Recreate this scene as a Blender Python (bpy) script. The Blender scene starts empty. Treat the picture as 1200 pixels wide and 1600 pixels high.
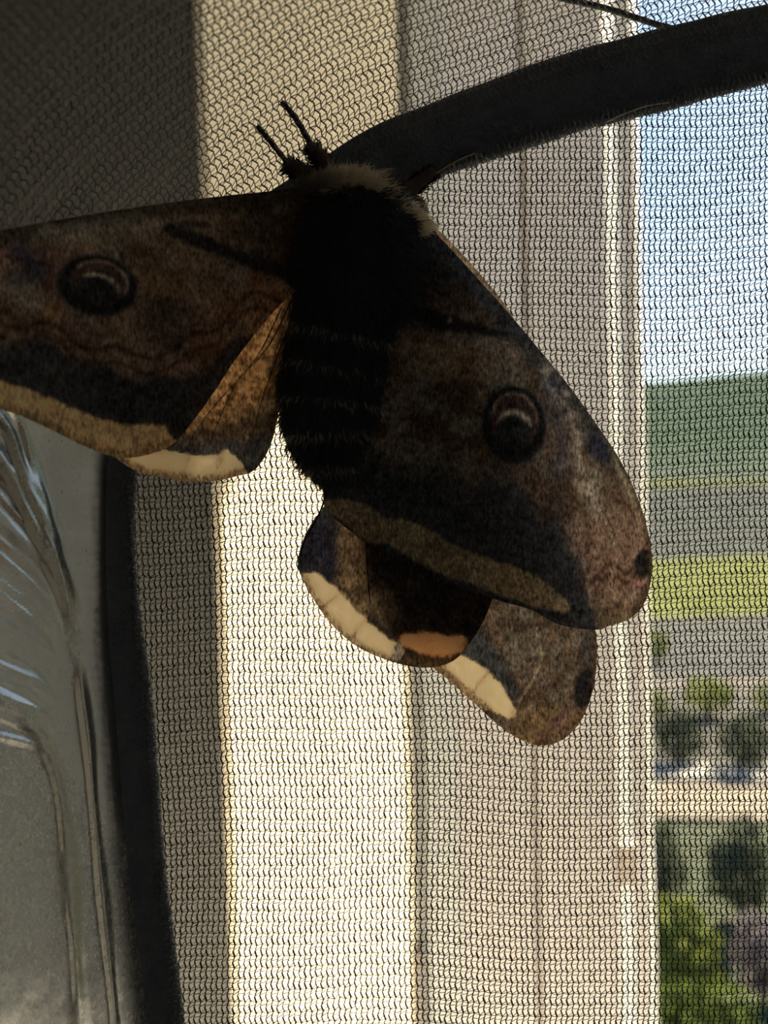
import bpy, math, random
import numpy as np
from mathutils import Matrix, Vector
from mathutils.geometry import delaunay_2d_cdt

# ------------------------------------------------------------------ camera, sky, sun, exposure
scene = bpy.context.scene
F = 1778.0                       # focal length in pixels of the 1200 x 1600 frame
ROLL = math.radians(-1.25)
CAM = np.array([0.0, 0.0, 1.2])
cam_data = bpy.data.cameras.new('camera')
cam = bpy.data.objects.new('camera', cam_data)
scene.collection.objects.link(cam)
cam_data.sensor_fit = 'HORIZONTAL'
cam_data.sensor_width = 36.0
cam_data.lens = 36.0 * F / 1200.0
cam_data.clip_start = 0.01
cam_data.clip_end = 3000.0
cam_data.dof.use_dof = True
cam_data.dof.focus_distance = 0.194
cam_data.dof.aperture_fstop = 28.0
base = Matrix(((1, 0, 0), (0, 0, -1), (0, 1, 0)))
cam.matrix_world = Matrix.Translation(Vector(CAM)) @ (base @ Matrix.Rotation(ROLL, 3, 'Z')).to_4x4()
scene.camera = cam

world = bpy.data.worlds.new('sky')
scene.world = world
world.use_nodes = True
wn = world.node_tree.nodes
wl = world.node_tree.links
for n in list(wn):
    wn.remove(n)
wo = wn.new('ShaderNodeOutputWorld')
wb = wn.new('ShaderNodeBackground')
ws = wn.new('ShaderNodeTexSky')
ws.sky_type = 'NISHITA'
ws.sun_disc = False
SUN_AZ = math.radians(32.0)      # to the right of the view axis
SUN_EL = math.radians(33.5)
ws.sun_elevation = SUN_EL
ws.sun_rotation = SUN_AZ
ws.air_density = 1.0
ws.dust_density = 0.25
wb.inputs['Strength'].default_value = 0.122
wl.new(ws.outputs[0], wb.inputs['Color'])
wl.new(wb.outputs[0], wo.inputs['Surface'])

sun_data = bpy.data.lights.new('sun', 'SUN')
sun_data.energy = 13.5
sun_data.color = (1.0, 0.87, 0.60)
sun_data.angle = math.radians(0.6)
sun = bpy.data.objects.new('sun', sun_data)
scene.collection.objects.link(sun)
sdir = Vector((math.sin(SUN_AZ) * math.cos(SUN_EL), math.cos(SUN_AZ) * math.cos(SUN_EL), math.sin(SUN_EL)))
sun.rotation_euler = sdir.to_track_quat('Z', 'Y').to_euler()
sun.location = (3, 5, 6)

scene.view_settings.view_transform = 'Standard'
scene.view_settings.look = 'None'
scene.view_settings.gamma = 1.0
scene.view_settings.use_curve_mapping = False
scene.view_settings.exposure = 0.5
scene.cycles.max_bounces = 10
scene.cycles.diffuse_bounces = 6
scene.cycles.transparent_max_bounces = 12
scene.cycles.sample_clamp_indirect = 4.0

rng = np.random.default_rng(7)
random.seed(7)
coll = scene.collection


# ------------------------------------------------------------------ helpers
def P(px, py, Y):
    """point of the place seen at a pixel of the photograph, at depth Y (metres)"""
    px = np.asarray(px, float); py = np.asarray(py, float); Y = np.asarray(Y, float)
    u = (px - 600) / F; v = (800 - py) / F
    c, s = math.cos(ROLL), math.sin(ROLL)
    x = (u * c - v * s) * Y
    z = (u * s + v * c) * Y + CAM[2]
    return np.stack(np.broadcast_arrays(x, Y + 0 * x, z), -1)


def empty(name, loc, label=None, cat=None, group=None, kind=None):
    o = bpy.data.objects.new(name, None)
    coll.objects.link(o)
    o.location = tuple(float(a) for a in loc)
    o.empty_display_size = 0.01
    tag(o, label, cat, group, kind)
    return o


def tag(o, label=None, cat=None, group=None, kind=None):
    if label: o['label'] = label
    if cat: o['category'] = cat
    if group: o['group'] = group
    if kind: o['kind'] = kind
    return o


def root_loc(parent):
    p = parent; loc = Vector((0, 0, 0))
    while p is not None:
        loc += p.location; p = p.parent
    return np.array(loc)


def mesh_obj(name, verts, faces, mat, parent=None, smooth=True, colors=None, uvs=None):
    """verts in world coordinates; linked as one mesh object below its parent"""
    verts = np.asarray(verts, float).reshape(-1, 3)
    if parent is not None:
        verts = verts - root_loc(parent)
    me = bpy.data.meshes.new(name)
    if isinstance(faces, np.ndarray):
        k = faces.shape[1]
        me.vertices.add(len(verts)); me.vertices.foreach_set('co', verts.astype(np.float32).ravel())
        me.loops.add(faces.size); me.loops.foreach_set('vertex_index', faces.astype(np.int32).ravel())
        me.polygons.add(len(faces))
        me.polygons.foreach_set('loop_start', np.arange(0, faces.size, k, dtype=np.int32))
        me.update(calc_edges=True); me.validate()
    else:
        me.from_pydata([tuple(v) for v in verts], [], faces); me.update()
    if smooth:
        me.polygons.foreach_set('use_smooth', np.ones(len(me.polygons), dtype=bool))
    if colors is not None:
        a = me.color_attributes.new('pigment', 'FLOAT_COLOR', 'POINT')
        c4 = np.ones((len(verts), 4), np.float32); c4[:, :3] = colors
        a.data.foreach_set('color', c4.ravel())
    me.materials.append(mat)
    o = bpy.data.objects.new(name, me)
    coll.objects.link(o)
    if parent is not None:
        o.parent = parent
    return o


def box(x0, x1, y0, y1, z0, z1):
    v = [(x, y, z) for z in (z0, z1) for y in (y0, y1) for x in (x0, x1)]
    f = [(0, 2, 3, 1), (4, 5, 7, 6), (0, 1, 5, 4), (2, 6, 7, 3), (0, 4, 6, 2), (1, 3, 7, 5)]
    return v, f


def prism(plan, z0, z1):
    n = len(plan)
    v = [(x, y, z0) for x, y in plan] + [(x, y, z1) for x, y in plan]
    f = [tuple(range(n - 1, -1, -1)), tuple(range(n, 2 * n))]
    f += [(i, (i + 1) % n, n + (i + 1) % n, n + i) for i in range(n)]
    return v, f


def lean_prism(plan, lean, z0, z1, zref=1.2):
    """like prism, but the listed corners are out of plumb by lean metres per metre of height"""
    v, f = prism(plan, z0, z1)
    n = len(plan)
    v = [(x - lean.get(i % n, 0.0) * (z - zref), y, z) for i, (x, y, z) in enumerate(v)]
    return v, f


def catmull(pts, per=12, closed=False):
    p = np.asarray(pts, float); n = len(p); out = []
    rng_i = range(n) if closed else range(n - 1)
    for i in rng_i:
        if closed:
            a, b, c, d = p[(i - 1) % n], p[i], p[(i + 1) % n], p[(i + 2) % n]
        else:
            a, b, c, d = p[max(i - 1, 0)], p[i], p[i + 1], p[min(i + 2, n - 1)]
        t = np.linspace(0, 1, per, endpoint=False)[:, None]
        out.append(0.5 * (2 * b + (c - a) * t + (2 * a - 5 * b + 4 * c - d) * t ** 2 + (3 * b - a - 3 * c + d) * t ** 3))
    if not closed:
        out.append(p[-1:])
    return np.concatenate(out)


def resample(path, step):
    d = np.r_[0, np.cumsum(np.linalg.norm(np.diff(path, axis=0), axis=1))]
    n = max(2, int(round(d[-1] / step)) + 1)
    s = np.linspace(0, d[-1], n)
    return np.stack([np.interp(s, d, path[:, k]) for k in range(path.shape[1])], 1)


def poly_dist(q, path):
    """distance of points q to a polyline and the arc parameter (0..1) of the nearest point"""
    q = np.asarray(q, float); path = np.asarray(path, float)
    a, b = path[:-1], path[1:]
    ab = b - a; L2 = (ab ** 2).sum(1) + 1e-12
    seg = np.sqrt(L2); cum = np.r_[0, np.cumsum(seg)]
    best = np.full(len(q), 1e18); par = np.zeros(len(q))
    for i0 in range(0, len(q), 4000):
        qq = q[i0:i0 + 4000]
        t = np.clip(((qq[:, None] - a) * ab).sum(-1) / L2, 0, 1)
        d2 = ((qq[:, None] - a - t[..., None] * ab) ** 2).sum(-1)
        k = d2.argmin(1); r = np.arange(len(qq))
        best[i0:i0 + 4000] = d2[r, k]
        par[i0:i0 + 4000] = (cum[k] + t[r, k] * seg[k]) / cum[-1]
    return np.sqrt(best), par


def inside(q, poly):
    x, y = q[:, 0], q[:, 1]
    r = np.zeros(len(q), bool)
    n = len(poly)
    for i in range(n):
        x1, y1 = poly[i]; x2, y2 = poly[(i + 1) % n]
        if y1 == y2: continue
        c = ((y1 > y) != (y2 > y)) & (x < (x2 - x1) * (y - y1) / (y2 - y1) + x1)
        r ^= c
    return r


def sst(e0, e1, x):
    t = np.clip((x - e0) / (e1 - e0), 0, 1)
    return t * t * (3 - 2 * t)


def vnoise(q, scale, seed=0):
    x = q[:, 0] / scale + seed * 17.31; y = q[:, 1] / scale - seed * 9.77
    xi, yi = np.floor(x), np.floor(y); fx, fy = x - xi, y - yi
    fx = fx * fx * (3 - 2 * fx); fy = fy * fy * (3 - 2 * fy)
    h = lambda a, b: (np.sin(a * 127.1 + b * 311.7 + seed * 7.3) * 43758.5453) % 1.0
    return (h(xi, yi) * (1 - fx) + h(xi + 1, yi) * fx) * (1 - fy) + (h(xi, yi + 1) * (1 - fx) + h(xi + 1, yi + 1) * fx) * fy


def fbm(q, scale, seed=0, octv=4):
    s = 0; a = 0.5; tot = 0
    for k in range(octv):
        s = s + a * vnoise(q, scale / 2 ** k, seed + k); tot += a; a *= 0.55
    return s / tot


def tube(pts, radii, seg=8, cap=True, squash=None):
    """closed tube along 3-D points"""
    pts = np.asarray(pts, float); n = len(pts)
    radii = np.broadcast_to(np.asarray(radii, float), (n,))
    tan = np.gradient(pts, axis=0); tan /= np.linalg.norm(tan, axis=1)[:, None] + 1e-12
    ref = np.array([0.0, 1.0, 0.0])
    V = []
    for i in range(n):
        s = np.cross(tan[i], ref); l = np.linalg.norm(s)
        if l < 1e-3: s = np.array([1.0, 0, 0])
        else: s = s / l
        b = np.cross(s, tan[i])
        for k in range(seg):
            a = 2 * math.pi * k / seg
            V.append(pts[i] + radii[i] * (math.cos(a) * s + (squash or 1.0) * math.sin(a) * b))
    Fc = []
    for i in range(n - 1):
        for k in range(seg):
            k2 = (k + 1) % seg
            Fc.append((i * seg + k, i * seg + k2, (i + 1) * seg + k2, (i + 1) * seg + k))
    if cap:
        Fc.append(tuple(range(seg - 1, -1, -1)))
        Fc.append(tuple((n - 1) * seg + k for k in range(seg)))
    return np.array(V), Fc


def merge(parts):
    V, Fc, o = [], [], 0
    for v, f in parts:
        v = np.asarray(v, float); V.append(v)
        Fc += [tuple(i + o for i in q) for q in f]; o += len(v)
    return np.concatenate(V), Fc


# ------------------------------------------------------------------ materials
def mat_new(name):
    m = bpy.data.materials.new(name); m.use_nodes = True
    nt = m.node_tree
    for n in list(nt.nodes): nt.nodes.remove(n)
    out = nt.nodes.new('ShaderNodeOutputMaterial')
    return m, nt, out


def noise_node(nt, scale, detail=4, rough=0.55, coord='Object', stretch=None):
    tc = nt.nodes.new('ShaderNodeTexCoord')
    no = nt.nodes.new('ShaderNodeTexNoise')
    no.inputs['Scale'].default_value = scale
    no.inputs['Detail'].default_value = detail
    no.inputs['Roughness'].default_value = rough
    if stretch:
        mp = nt.nodes.new('ShaderNodeMapping'); mp.inputs['Scale'].default_value = stretch
        nt.links.new(tc.outputs[coord], mp.inputs['Vector']); nt.links.new(mp.outputs[0], no.inputs['Vector'])
    else:
        nt.links.new(tc.outputs[coord], no.inputs['Vector'])
    return no


def ramp(nt, src, stops):
    r = nt.nodes.new('ShaderNodeValToRGB')
    el = r.color_ramp.elements
    while len(el) < len(stops): el.new(0.5)
    for e, (p, c) in zip(el, stops):
        e.position = p; e.color = (*c, 1)
    nt.links.new(src, r.inputs['Fac'])
    return r


def simple_mat(name, c1, c2, scale=8.0, rough=0.7, spec=0.3, bump=0.0, bscale=None, stretch=None, detail=5):
    m, nt, out = mat_new(name)
    b = nt.nodes.new('ShaderNodeBsdfPrincipled')
    b.inputs['Roughness'].default_value = rough
    b.inputs['Specular IOR Level'].default_value = spec
    no = noise_node(nt, scale, detail, stretch=stretch)
    r = ramp(nt, no.outputs['Fac'], [(0.3, c1), (0.7, c2)])
    nt.links.new(r.outputs[0], b.inputs['Base Color'])
    if bump:
        n2 = noise_node(nt, bscale or scale * 6, 4)
        bp = nt.nodes.new('ShaderNodeBump'); bp.inputs['Strength'].default_value = bump
        bp.inputs['Distance'].default_value = 0.002
        nt.links.new(n2.outputs['Fac'], bp.inputs['Height']); nt.links.new(bp.outputs[0], b.inputs['Normal'])
    nt.links.new(b.outputs[0], out.inputs['Surface'])
    return m


def leaf_mat(name, c1, c2, scale=3.0):
    m, nt, out = mat_new(name)
    no = noise_node(nt, scale, 3)
    r = ramp(nt, no.outputs['Fac'], [(0.3, c1), (0.7, c2)])
    d = nt.nodes.new('ShaderNodeBsdfDiffuse'); t = nt.nodes.new('ShaderNodeBsdfTranslucent')
    mx = nt.nodes.new('ShaderNodeMixShader'); mx.inputs[0].default_value = 0.35
    nt.links.new(r.outputs[0], d.inputs[0]); nt.links.new(r.outputs[0], t.inputs[0])
    nt.links.new(d.outputs[0], mx.inputs[1]); nt.links.new(t.outputs[0], mx.inputs[2])
    nt.links.new(mx.outputs[0], out.inputs['Surface'])
    return m


def wing_mat(name, front=0.9, speck=0.75):
    m, nt, out = mat_new(name)
    at = nt.nodes.new('ShaderNodeAttribute'); at.attribute_name = 'pigment'
    n1 = noise_node(nt, 2600.0, 2, 0.6, stretch=(1.0, 1.0, 0.45))
    n2 = noise_node(nt, 620.0, 4, 0.6)
    r1 = ramp(nt, n1.outputs['Fac'], [(0.30, (1 - speck,) * 3), (0.72, (1 + speck * 0.75,) * 3)])
    r2 = ramp(nt, n2.outputs['Fac'], [(0.30, (0.50, 0.47, 0.46)), (0.70, (1.45, 1.42, 1.40))])
    m1 = nt.nodes.new('ShaderNodeMix'); m1.data_type = 'RGBA'; m1.blend_type = 'MULTIPLY'; m1.inputs[0].default_value = 1.0
    m2 = nt.nodes.new('ShaderNodeMix'); m2.data_type = 'RGBA'; m2.blend_type = 'MULTIPLY'; m2.inputs[0].default_value = 1.0
    # scale speckle is strong on the brown scales, weak on the smooth cream margin
    nt.links.new(at.outputs['Color'], m1.inputs[6]); nt.links.new(r2.outputs[0], m1.inputs[7])
    bw = nt.nodes.new('ShaderNodeRGBToBW'); nt.links.new(at.outputs['Color'], bw.inputs[0])
    mr = nt.nodes.new('ShaderNodeMapRange'); mr.inputs[1].default_value = 0.35; mr.inputs[2].default_value = 0.6
    mr.inputs[3].default_value = 1.0; mr.inputs[4].default_value = 0.25
    nt.links.new(bw.outputs[0], mr.inputs[0]); nt.links.new(mr.outputs[0], m2.inputs[0]); nt.links.new(mr.outputs[0], m1.inputs[0])
    nt.links.new(m1.outputs[2], m2.inputs[6]); nt.links.new(r1.outputs[0], m2.inputs[7])
    d = nt.nodes.new('ShaderNodeBsdfDiffuse'); t = nt.nodes.new('ShaderNodeBsdfTranslucent')
    sc = nt.nodes.new('ShaderNodeMix'); sc.data_type = 'RGBA'; sc.blend_type = 'MULTIPLY'; sc.inputs[0].default_value = 1.0
    sc.inputs[7].default_value = (front, front, front, 1)
    nt.links.new(m2.outputs[2], sc.inputs[6]); nt.links.new(sc.outputs[2], d.inputs[0])
    nt.links.new(m2.outputs[2], t.inputs[0])
    ad = nt.nodes.new('ShaderNodeAddShader')
    nt.links.new(d.outputs[0], ad.inputs[0]); nt.links.new(t.outputs[0], ad.inputs[1])
    bp = nt.nodes.new('ShaderNodeBump'); bp.inputs['Strength'].default_value = 0.25; bp.inputs['Distance'].default_value = 0.0002
    nt.links.new(n1.outputs['Fac'], bp.inputs['Height']); nt.links.new(bp.outputs[0], d.inputs['Normal'])
    nt.links.new(ad.outputs[0], out.inputs['Surface'])
    return m


def fur_mat(name, trans=0.62):
    m, nt, out = mat_new(name)
    at = nt.nodes.new('ShaderNodeAttribute'); at.attribute_name = 'pigment'
    d = nt.nodes.new('ShaderNodeBsdfDiffuse'); t = nt.nodes.new('ShaderNodeBsdfTranslucent')
    mx = nt.nodes.new('ShaderNodeMixShader'); mx.inputs[0].default_value = trans
    nt.links.new(at.outputs['Color'], d.inputs[0]); nt.links.new(at.outputs['Color'], t.inputs[0])
    nt.links.new(d.outputs[0], mx.inputs[1]); nt.links.new(t.outputs[0], mx.inputs[2])
    nt.links.new(mx.outputs[0], out.inputs['Surface'])
    return m


M = {}
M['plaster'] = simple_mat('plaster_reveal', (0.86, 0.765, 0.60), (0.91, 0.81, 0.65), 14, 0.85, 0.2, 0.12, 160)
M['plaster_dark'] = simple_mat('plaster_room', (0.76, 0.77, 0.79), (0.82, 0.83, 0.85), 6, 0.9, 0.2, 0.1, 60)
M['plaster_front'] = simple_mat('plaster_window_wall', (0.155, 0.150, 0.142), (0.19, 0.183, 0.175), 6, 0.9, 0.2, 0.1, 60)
M['ceiling'] = simple_mat('ceiling_paint', (0.74, 0.75, 0.76), (0.80, 0.81, 0.82), 4, 0.9, 0.2)
M['floor'] = simple_mat('floor_wood', (0.46, 0.47, 0.50), (0.56, 0.57, 0.60), 3, 0.5, 0.4, stretch=(1, 9, 1))
M['ledge'] = simple_mat('ledge_wood', (0.50, 0.49, 0.48), (0.58, 0.57, 0.56), 8, 0.55, 0.4, stretch=(1, 10, 1))
M['frame'] = simple_mat('frame_plastic', (0.535, 0.495, 0.485), (0.57, 0.53, 0.52), 3, 0.45, 0.4)
M['frame_cool'] = simple_mat('frame_plastic_cool', (0.68, 0.67, 0.65), (0.72, 0.71, 0.69), 3, 0.45, 0.4)
M['gasket'] = simple_mat('gasket_rubber', (0.050, 0.042, 0.036), (0.066, 0.055, 0.048), 30, 0.7, 0.3)
M['groove'] = simple_mat('groove_painted_shade', (0.22, 0.19, 0.18), (0.26, 0.23, 0.215), 30, 0.7, 0.3)  # recess shade put into a darker strip colour
M['render_wall'] = simple_mat('outer_render', (0.55, 0.50, 0.43), (0.62, 0.57, 0.50), 5, 0.9, 0.1)
M['tape'] = simple_mat('tape_fabric', (0.095, 0.105, 0.125), (0.125, 0.138, 0.160), 300, 0.75, 0.35, 0.5, 2200)
M['tape_thread'] = simple_mat('stitch_thread', (0.30, 0.30, 0.29), (0.85, 0.84, 0.80), 900, 0.6, 0.4)
M['net'] = simple_mat('net_yarn', (0.070, 0.068, 0.072), (0.12, 0.115, 0.118), 260, 0.42, 0.5)
M['wing'] = wing_mat('wing_scales')
M['fur'] = fur_mat('body_fur')
M['chitin'] = simple_mat('leg_chitin', (0.030, 0.012, 0.010), (0.055, 0.024, 0.018), 700, 0.5, 0.4)
M['vein'] = simple_mat('wing_vein', (0.028, 0.020, 0.015), (0.050, 0.036, 0.026), 900, 0.6, 0.3)
M['vein_pale'] = simple_mat('wing_vein_pale', (0.26, 0.22, 0.19), (0.36, 0.31, 0.27), 900, 0.6, 0.3)


def pvc_mat():
    m, nt, out = mat_new('clear_vinyl')
    tr = nt.nodes.new('ShaderNodeBsdfTransparent'); tr.inputs[0].default_value = (0.80, 0.81, 0.80, 1)
    gl = nt.nodes.new('ShaderNodeBsdfGlossy'); gl.inputs['Roughness'].default_value = 0.20; gl.inputs[0].default_value = (0.44, 0.44, 0.44, 1)
    fr = nt.nodes.new('ShaderNodeFresnel'); fr.inputs[0].default_value = 1.5
    mx = nt.nodes.new('ShaderNodeMixShader')
    nt.links.new(fr.outputs[0], mx.inputs[0]); nt.links.new(tr.outputs[0], mx.inputs[1]); nt.links.new(gl.outputs[0], mx.inputs[2])
    # dusty film with painted fold highlights (amount stored per vertex) and fine bright grains
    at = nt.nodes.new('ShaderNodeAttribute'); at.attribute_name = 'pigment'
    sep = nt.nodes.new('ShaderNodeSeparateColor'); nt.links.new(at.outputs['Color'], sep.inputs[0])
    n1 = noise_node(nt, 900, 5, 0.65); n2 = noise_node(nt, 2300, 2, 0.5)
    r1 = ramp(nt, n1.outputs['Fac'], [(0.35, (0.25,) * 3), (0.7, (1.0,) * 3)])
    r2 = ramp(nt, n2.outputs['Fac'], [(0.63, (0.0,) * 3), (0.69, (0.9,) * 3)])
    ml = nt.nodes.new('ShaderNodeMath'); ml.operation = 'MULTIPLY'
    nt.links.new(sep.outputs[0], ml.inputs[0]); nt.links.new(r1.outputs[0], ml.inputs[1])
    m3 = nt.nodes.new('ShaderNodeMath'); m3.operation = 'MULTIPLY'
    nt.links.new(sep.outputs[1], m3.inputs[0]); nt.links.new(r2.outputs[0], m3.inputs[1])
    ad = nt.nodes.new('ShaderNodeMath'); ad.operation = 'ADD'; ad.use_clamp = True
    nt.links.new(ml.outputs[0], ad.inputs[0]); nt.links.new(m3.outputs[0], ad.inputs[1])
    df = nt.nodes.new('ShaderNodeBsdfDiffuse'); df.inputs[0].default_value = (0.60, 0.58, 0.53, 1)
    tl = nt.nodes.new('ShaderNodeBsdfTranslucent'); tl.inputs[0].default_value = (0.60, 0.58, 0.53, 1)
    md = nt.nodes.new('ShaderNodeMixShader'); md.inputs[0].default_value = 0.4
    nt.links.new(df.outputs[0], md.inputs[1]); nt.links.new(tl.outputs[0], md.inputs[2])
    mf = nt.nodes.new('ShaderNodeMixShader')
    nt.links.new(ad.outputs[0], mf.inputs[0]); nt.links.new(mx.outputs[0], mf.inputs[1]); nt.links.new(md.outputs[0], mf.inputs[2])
    nt.links.new(mf.outputs[0], out.inputs['Surface'])
    return m


M['pvc'] = pvc_mat()


# ------------------------------------------------------------------ the room and its window
def plan(px, Y):
    return ((px - 600) / F * Y, Y)


def struct(name, vf, mat, parent=None, smooth=False):
    o = mesh_obj(name, vf[0], vf[1], mat, parent, smooth)
    if parent is None:
        o['kind'] = 'structure'
    return o


HEAD = 1.2 + 0.66
SILL = 0.55
A = plan(347, 0.50); B = plan(636, 0.85); E = plan(1008, 1.32)
struct('floor', box(-2.6, 2.6, -2.7, 1.45, -0.06, 0.0), M['floor'])
struct('ceiling', box(-2.6, 2.6, -2.7, 0.50, 2.5, 2.56), M['ceiling'])
struct('wall_left', box(-2.6, -2.5, -2.6, 0.5, 0, 2.5), M['plaster_dark'])
struct('wall_right', box(2.5, 2.6, -2.6, 0.5, 0, 2.5), M['plaster_dark'])
struct('wall_back', box(-2.6, 2.6, -2.7, -2.6, 0, 2.5), M['plaster_dark'])
# wall beside the window: the dark room face and the pale splayed reveal are two surfaces of it
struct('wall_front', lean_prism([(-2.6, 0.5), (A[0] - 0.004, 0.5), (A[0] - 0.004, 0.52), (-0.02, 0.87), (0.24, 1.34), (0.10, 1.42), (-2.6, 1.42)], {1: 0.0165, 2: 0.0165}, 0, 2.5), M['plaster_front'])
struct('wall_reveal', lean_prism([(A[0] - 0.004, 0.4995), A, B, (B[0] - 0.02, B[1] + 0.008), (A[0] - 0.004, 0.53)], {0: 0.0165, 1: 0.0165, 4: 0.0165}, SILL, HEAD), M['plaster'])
struct('wall_front_right', prism([(1.75, 0.5), (2.6, 0.5), (2.6, 1.42), (1.62, 1.42), (1.62, 1.32)], 0, 2.5), M['plaster_dark'])
struct('wall_lintel', box(A[0] - 0.1, 1.8, 0.5, 1.34, HEAD, 2.56), M['plaster_dark'])
struct('wall_under_window', box(A[0] - 0.1, 1.8, 0.5, 1.34, 0, SILL), M['plaster_dark'])
struct('bounce_sill', box(A[0] + 0.02, 1.70, 0.5, 1.345, SILL, SILL + 0.012), M['frame_cool'])  # unseen white sill board, added to bounce sunlight up to the wings
struct('wall_ledge', box(-0.5, 0.65, -0.02, 0.28, 0, 0.985), M['plaster_dark'])
struct('trim_1', box(-0.53, 0.68, -0.04, 0.30, 0.985, 1.0215), M['ledge'])

win = empty('window_1', (0.15, 1.05, SILL), kind='structure')


def profile(name, front, mat, depth=0.05, z1=None):
    """upright plastic profile: front edge given in plan, thickened away from the room"""
    fr = [plan(*q) for q in front]
    n = np.array([-0.85, 0.50]) * depth
    back = [(x + n[0], y + n[1]) for x, y in reversed(fr)]
    return struct(name, prism(fr + back, SILL, HEAD), mat, win)


profile('gasket', [(634, 0.851), (637, 0.872), (655, 0.878), (656, 0.862)], M['gasket'], 0.03)
M['frame_grey'] = simple_mat('frame_plastic_grey', (0.47, 0.475, 0.47), (0.51, 0.515, 0.51), 3, 0.45, 0.4)
profile('frame_profile', [(654, 0.862), (706, 0.898), (710, 0.906)], M['frame_grey'])
profile('frame_profile', [(709, 0.909), (820, 1.030), (823, 1.040)], M['frame'])
profile('groove', [(821, 1.046), (836, 1.054)], M['groove'], 0.03)
profile('frame_profile', [(834, 1.048), (953, 1.180), (957, 1.187)], M['frame'])
profile('glazing_bead', [(957, 1.184), (960, 1.192), (981, 1.268)], M['frame_cool'], 0.04)
profile('frame_profile', [(981, 1.268), (1002, 1.290)], M['frame'])
profile('edge_bead', [(1002, 1.288), (1011, 1.327)], M['frame_cool'], 0.03)

M['hinge'] = simple_mat('hinge_metal', (0.20, 0.17, 0.15), (0.26, 0.22, 0.20), 20, 0.5, 0.5)
M['bead_block'] = simple_mat('bead_block_plastic', (0.36, 0.31, 0.28), (0.42, 0.37, 0.34), 20, 0.5, 0.4)


def block(name, px0, px1, Y, py0, py1, mat, t=0.012):
    (xa, _), (xb, _) = plan(px0, Y), plan(px1, Y)
    z1 = CAM[2] + (800 - py0) / F * Y; z0 = CAM[2] + (800 - py1) / F * Y
    v, f = prism([(xa + 0.003, Y - t), (xb - 0.002, Y - t), (xb, Y - t * 0.6), (xb, Y + t), (xa, Y + t), (xa, Y - t * 0.6)], z0, z1)
    return struct(name, (v, f), mat, win)


block('hinge', 620, 645, 0.850, 1482, 1700, M['hinge'])
block('bead_block', 948, 980, 1.190, 1325, 1385, M['bead_block'])  # small brownish block in front of the glazing bead

# ------------------------------------------------------------------ the land outside
GZ = CAM[2] - 6.0


def ground_z(x, y):
    """garden flat below the window, then a long slope and the hill"""
    z = GZ + 0 * x
    z = z + sst(100, 330, y) * 11.5
    hill = sst(300, 900, y) * (90 + 0.05 * (x - 200) + 1.5 * np.sin(x / 40.0))
    return z + hill


ys = np.unique(np.r_[np.linspace(4, 40, 40), np.linspace(40, 130, 46), np.linspace(130, 330, 41), np.linspace(330, 1000, 60)])
xs = np.linspace(-500, 900, 141)
GX, GY = np.meshgrid(xs, ys)
GXs = GX * np.clip(GY / 400, 0.12, 1)
GZv = ground_z(GXs, GY)
gv = np.stack([GXs, GY, GZv], -1).reshape(-1, 3)
nx = len(xs); ny = len(ys)
ii, jj = np.meshgrid(np.arange(nx - 1), np.arange(ny - 1))
a0 = (jj * nx + ii).ravel()
gf = np.stack([a0, a0 + 1, a0 + nx + 1, a0 + nx], 1)


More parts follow.
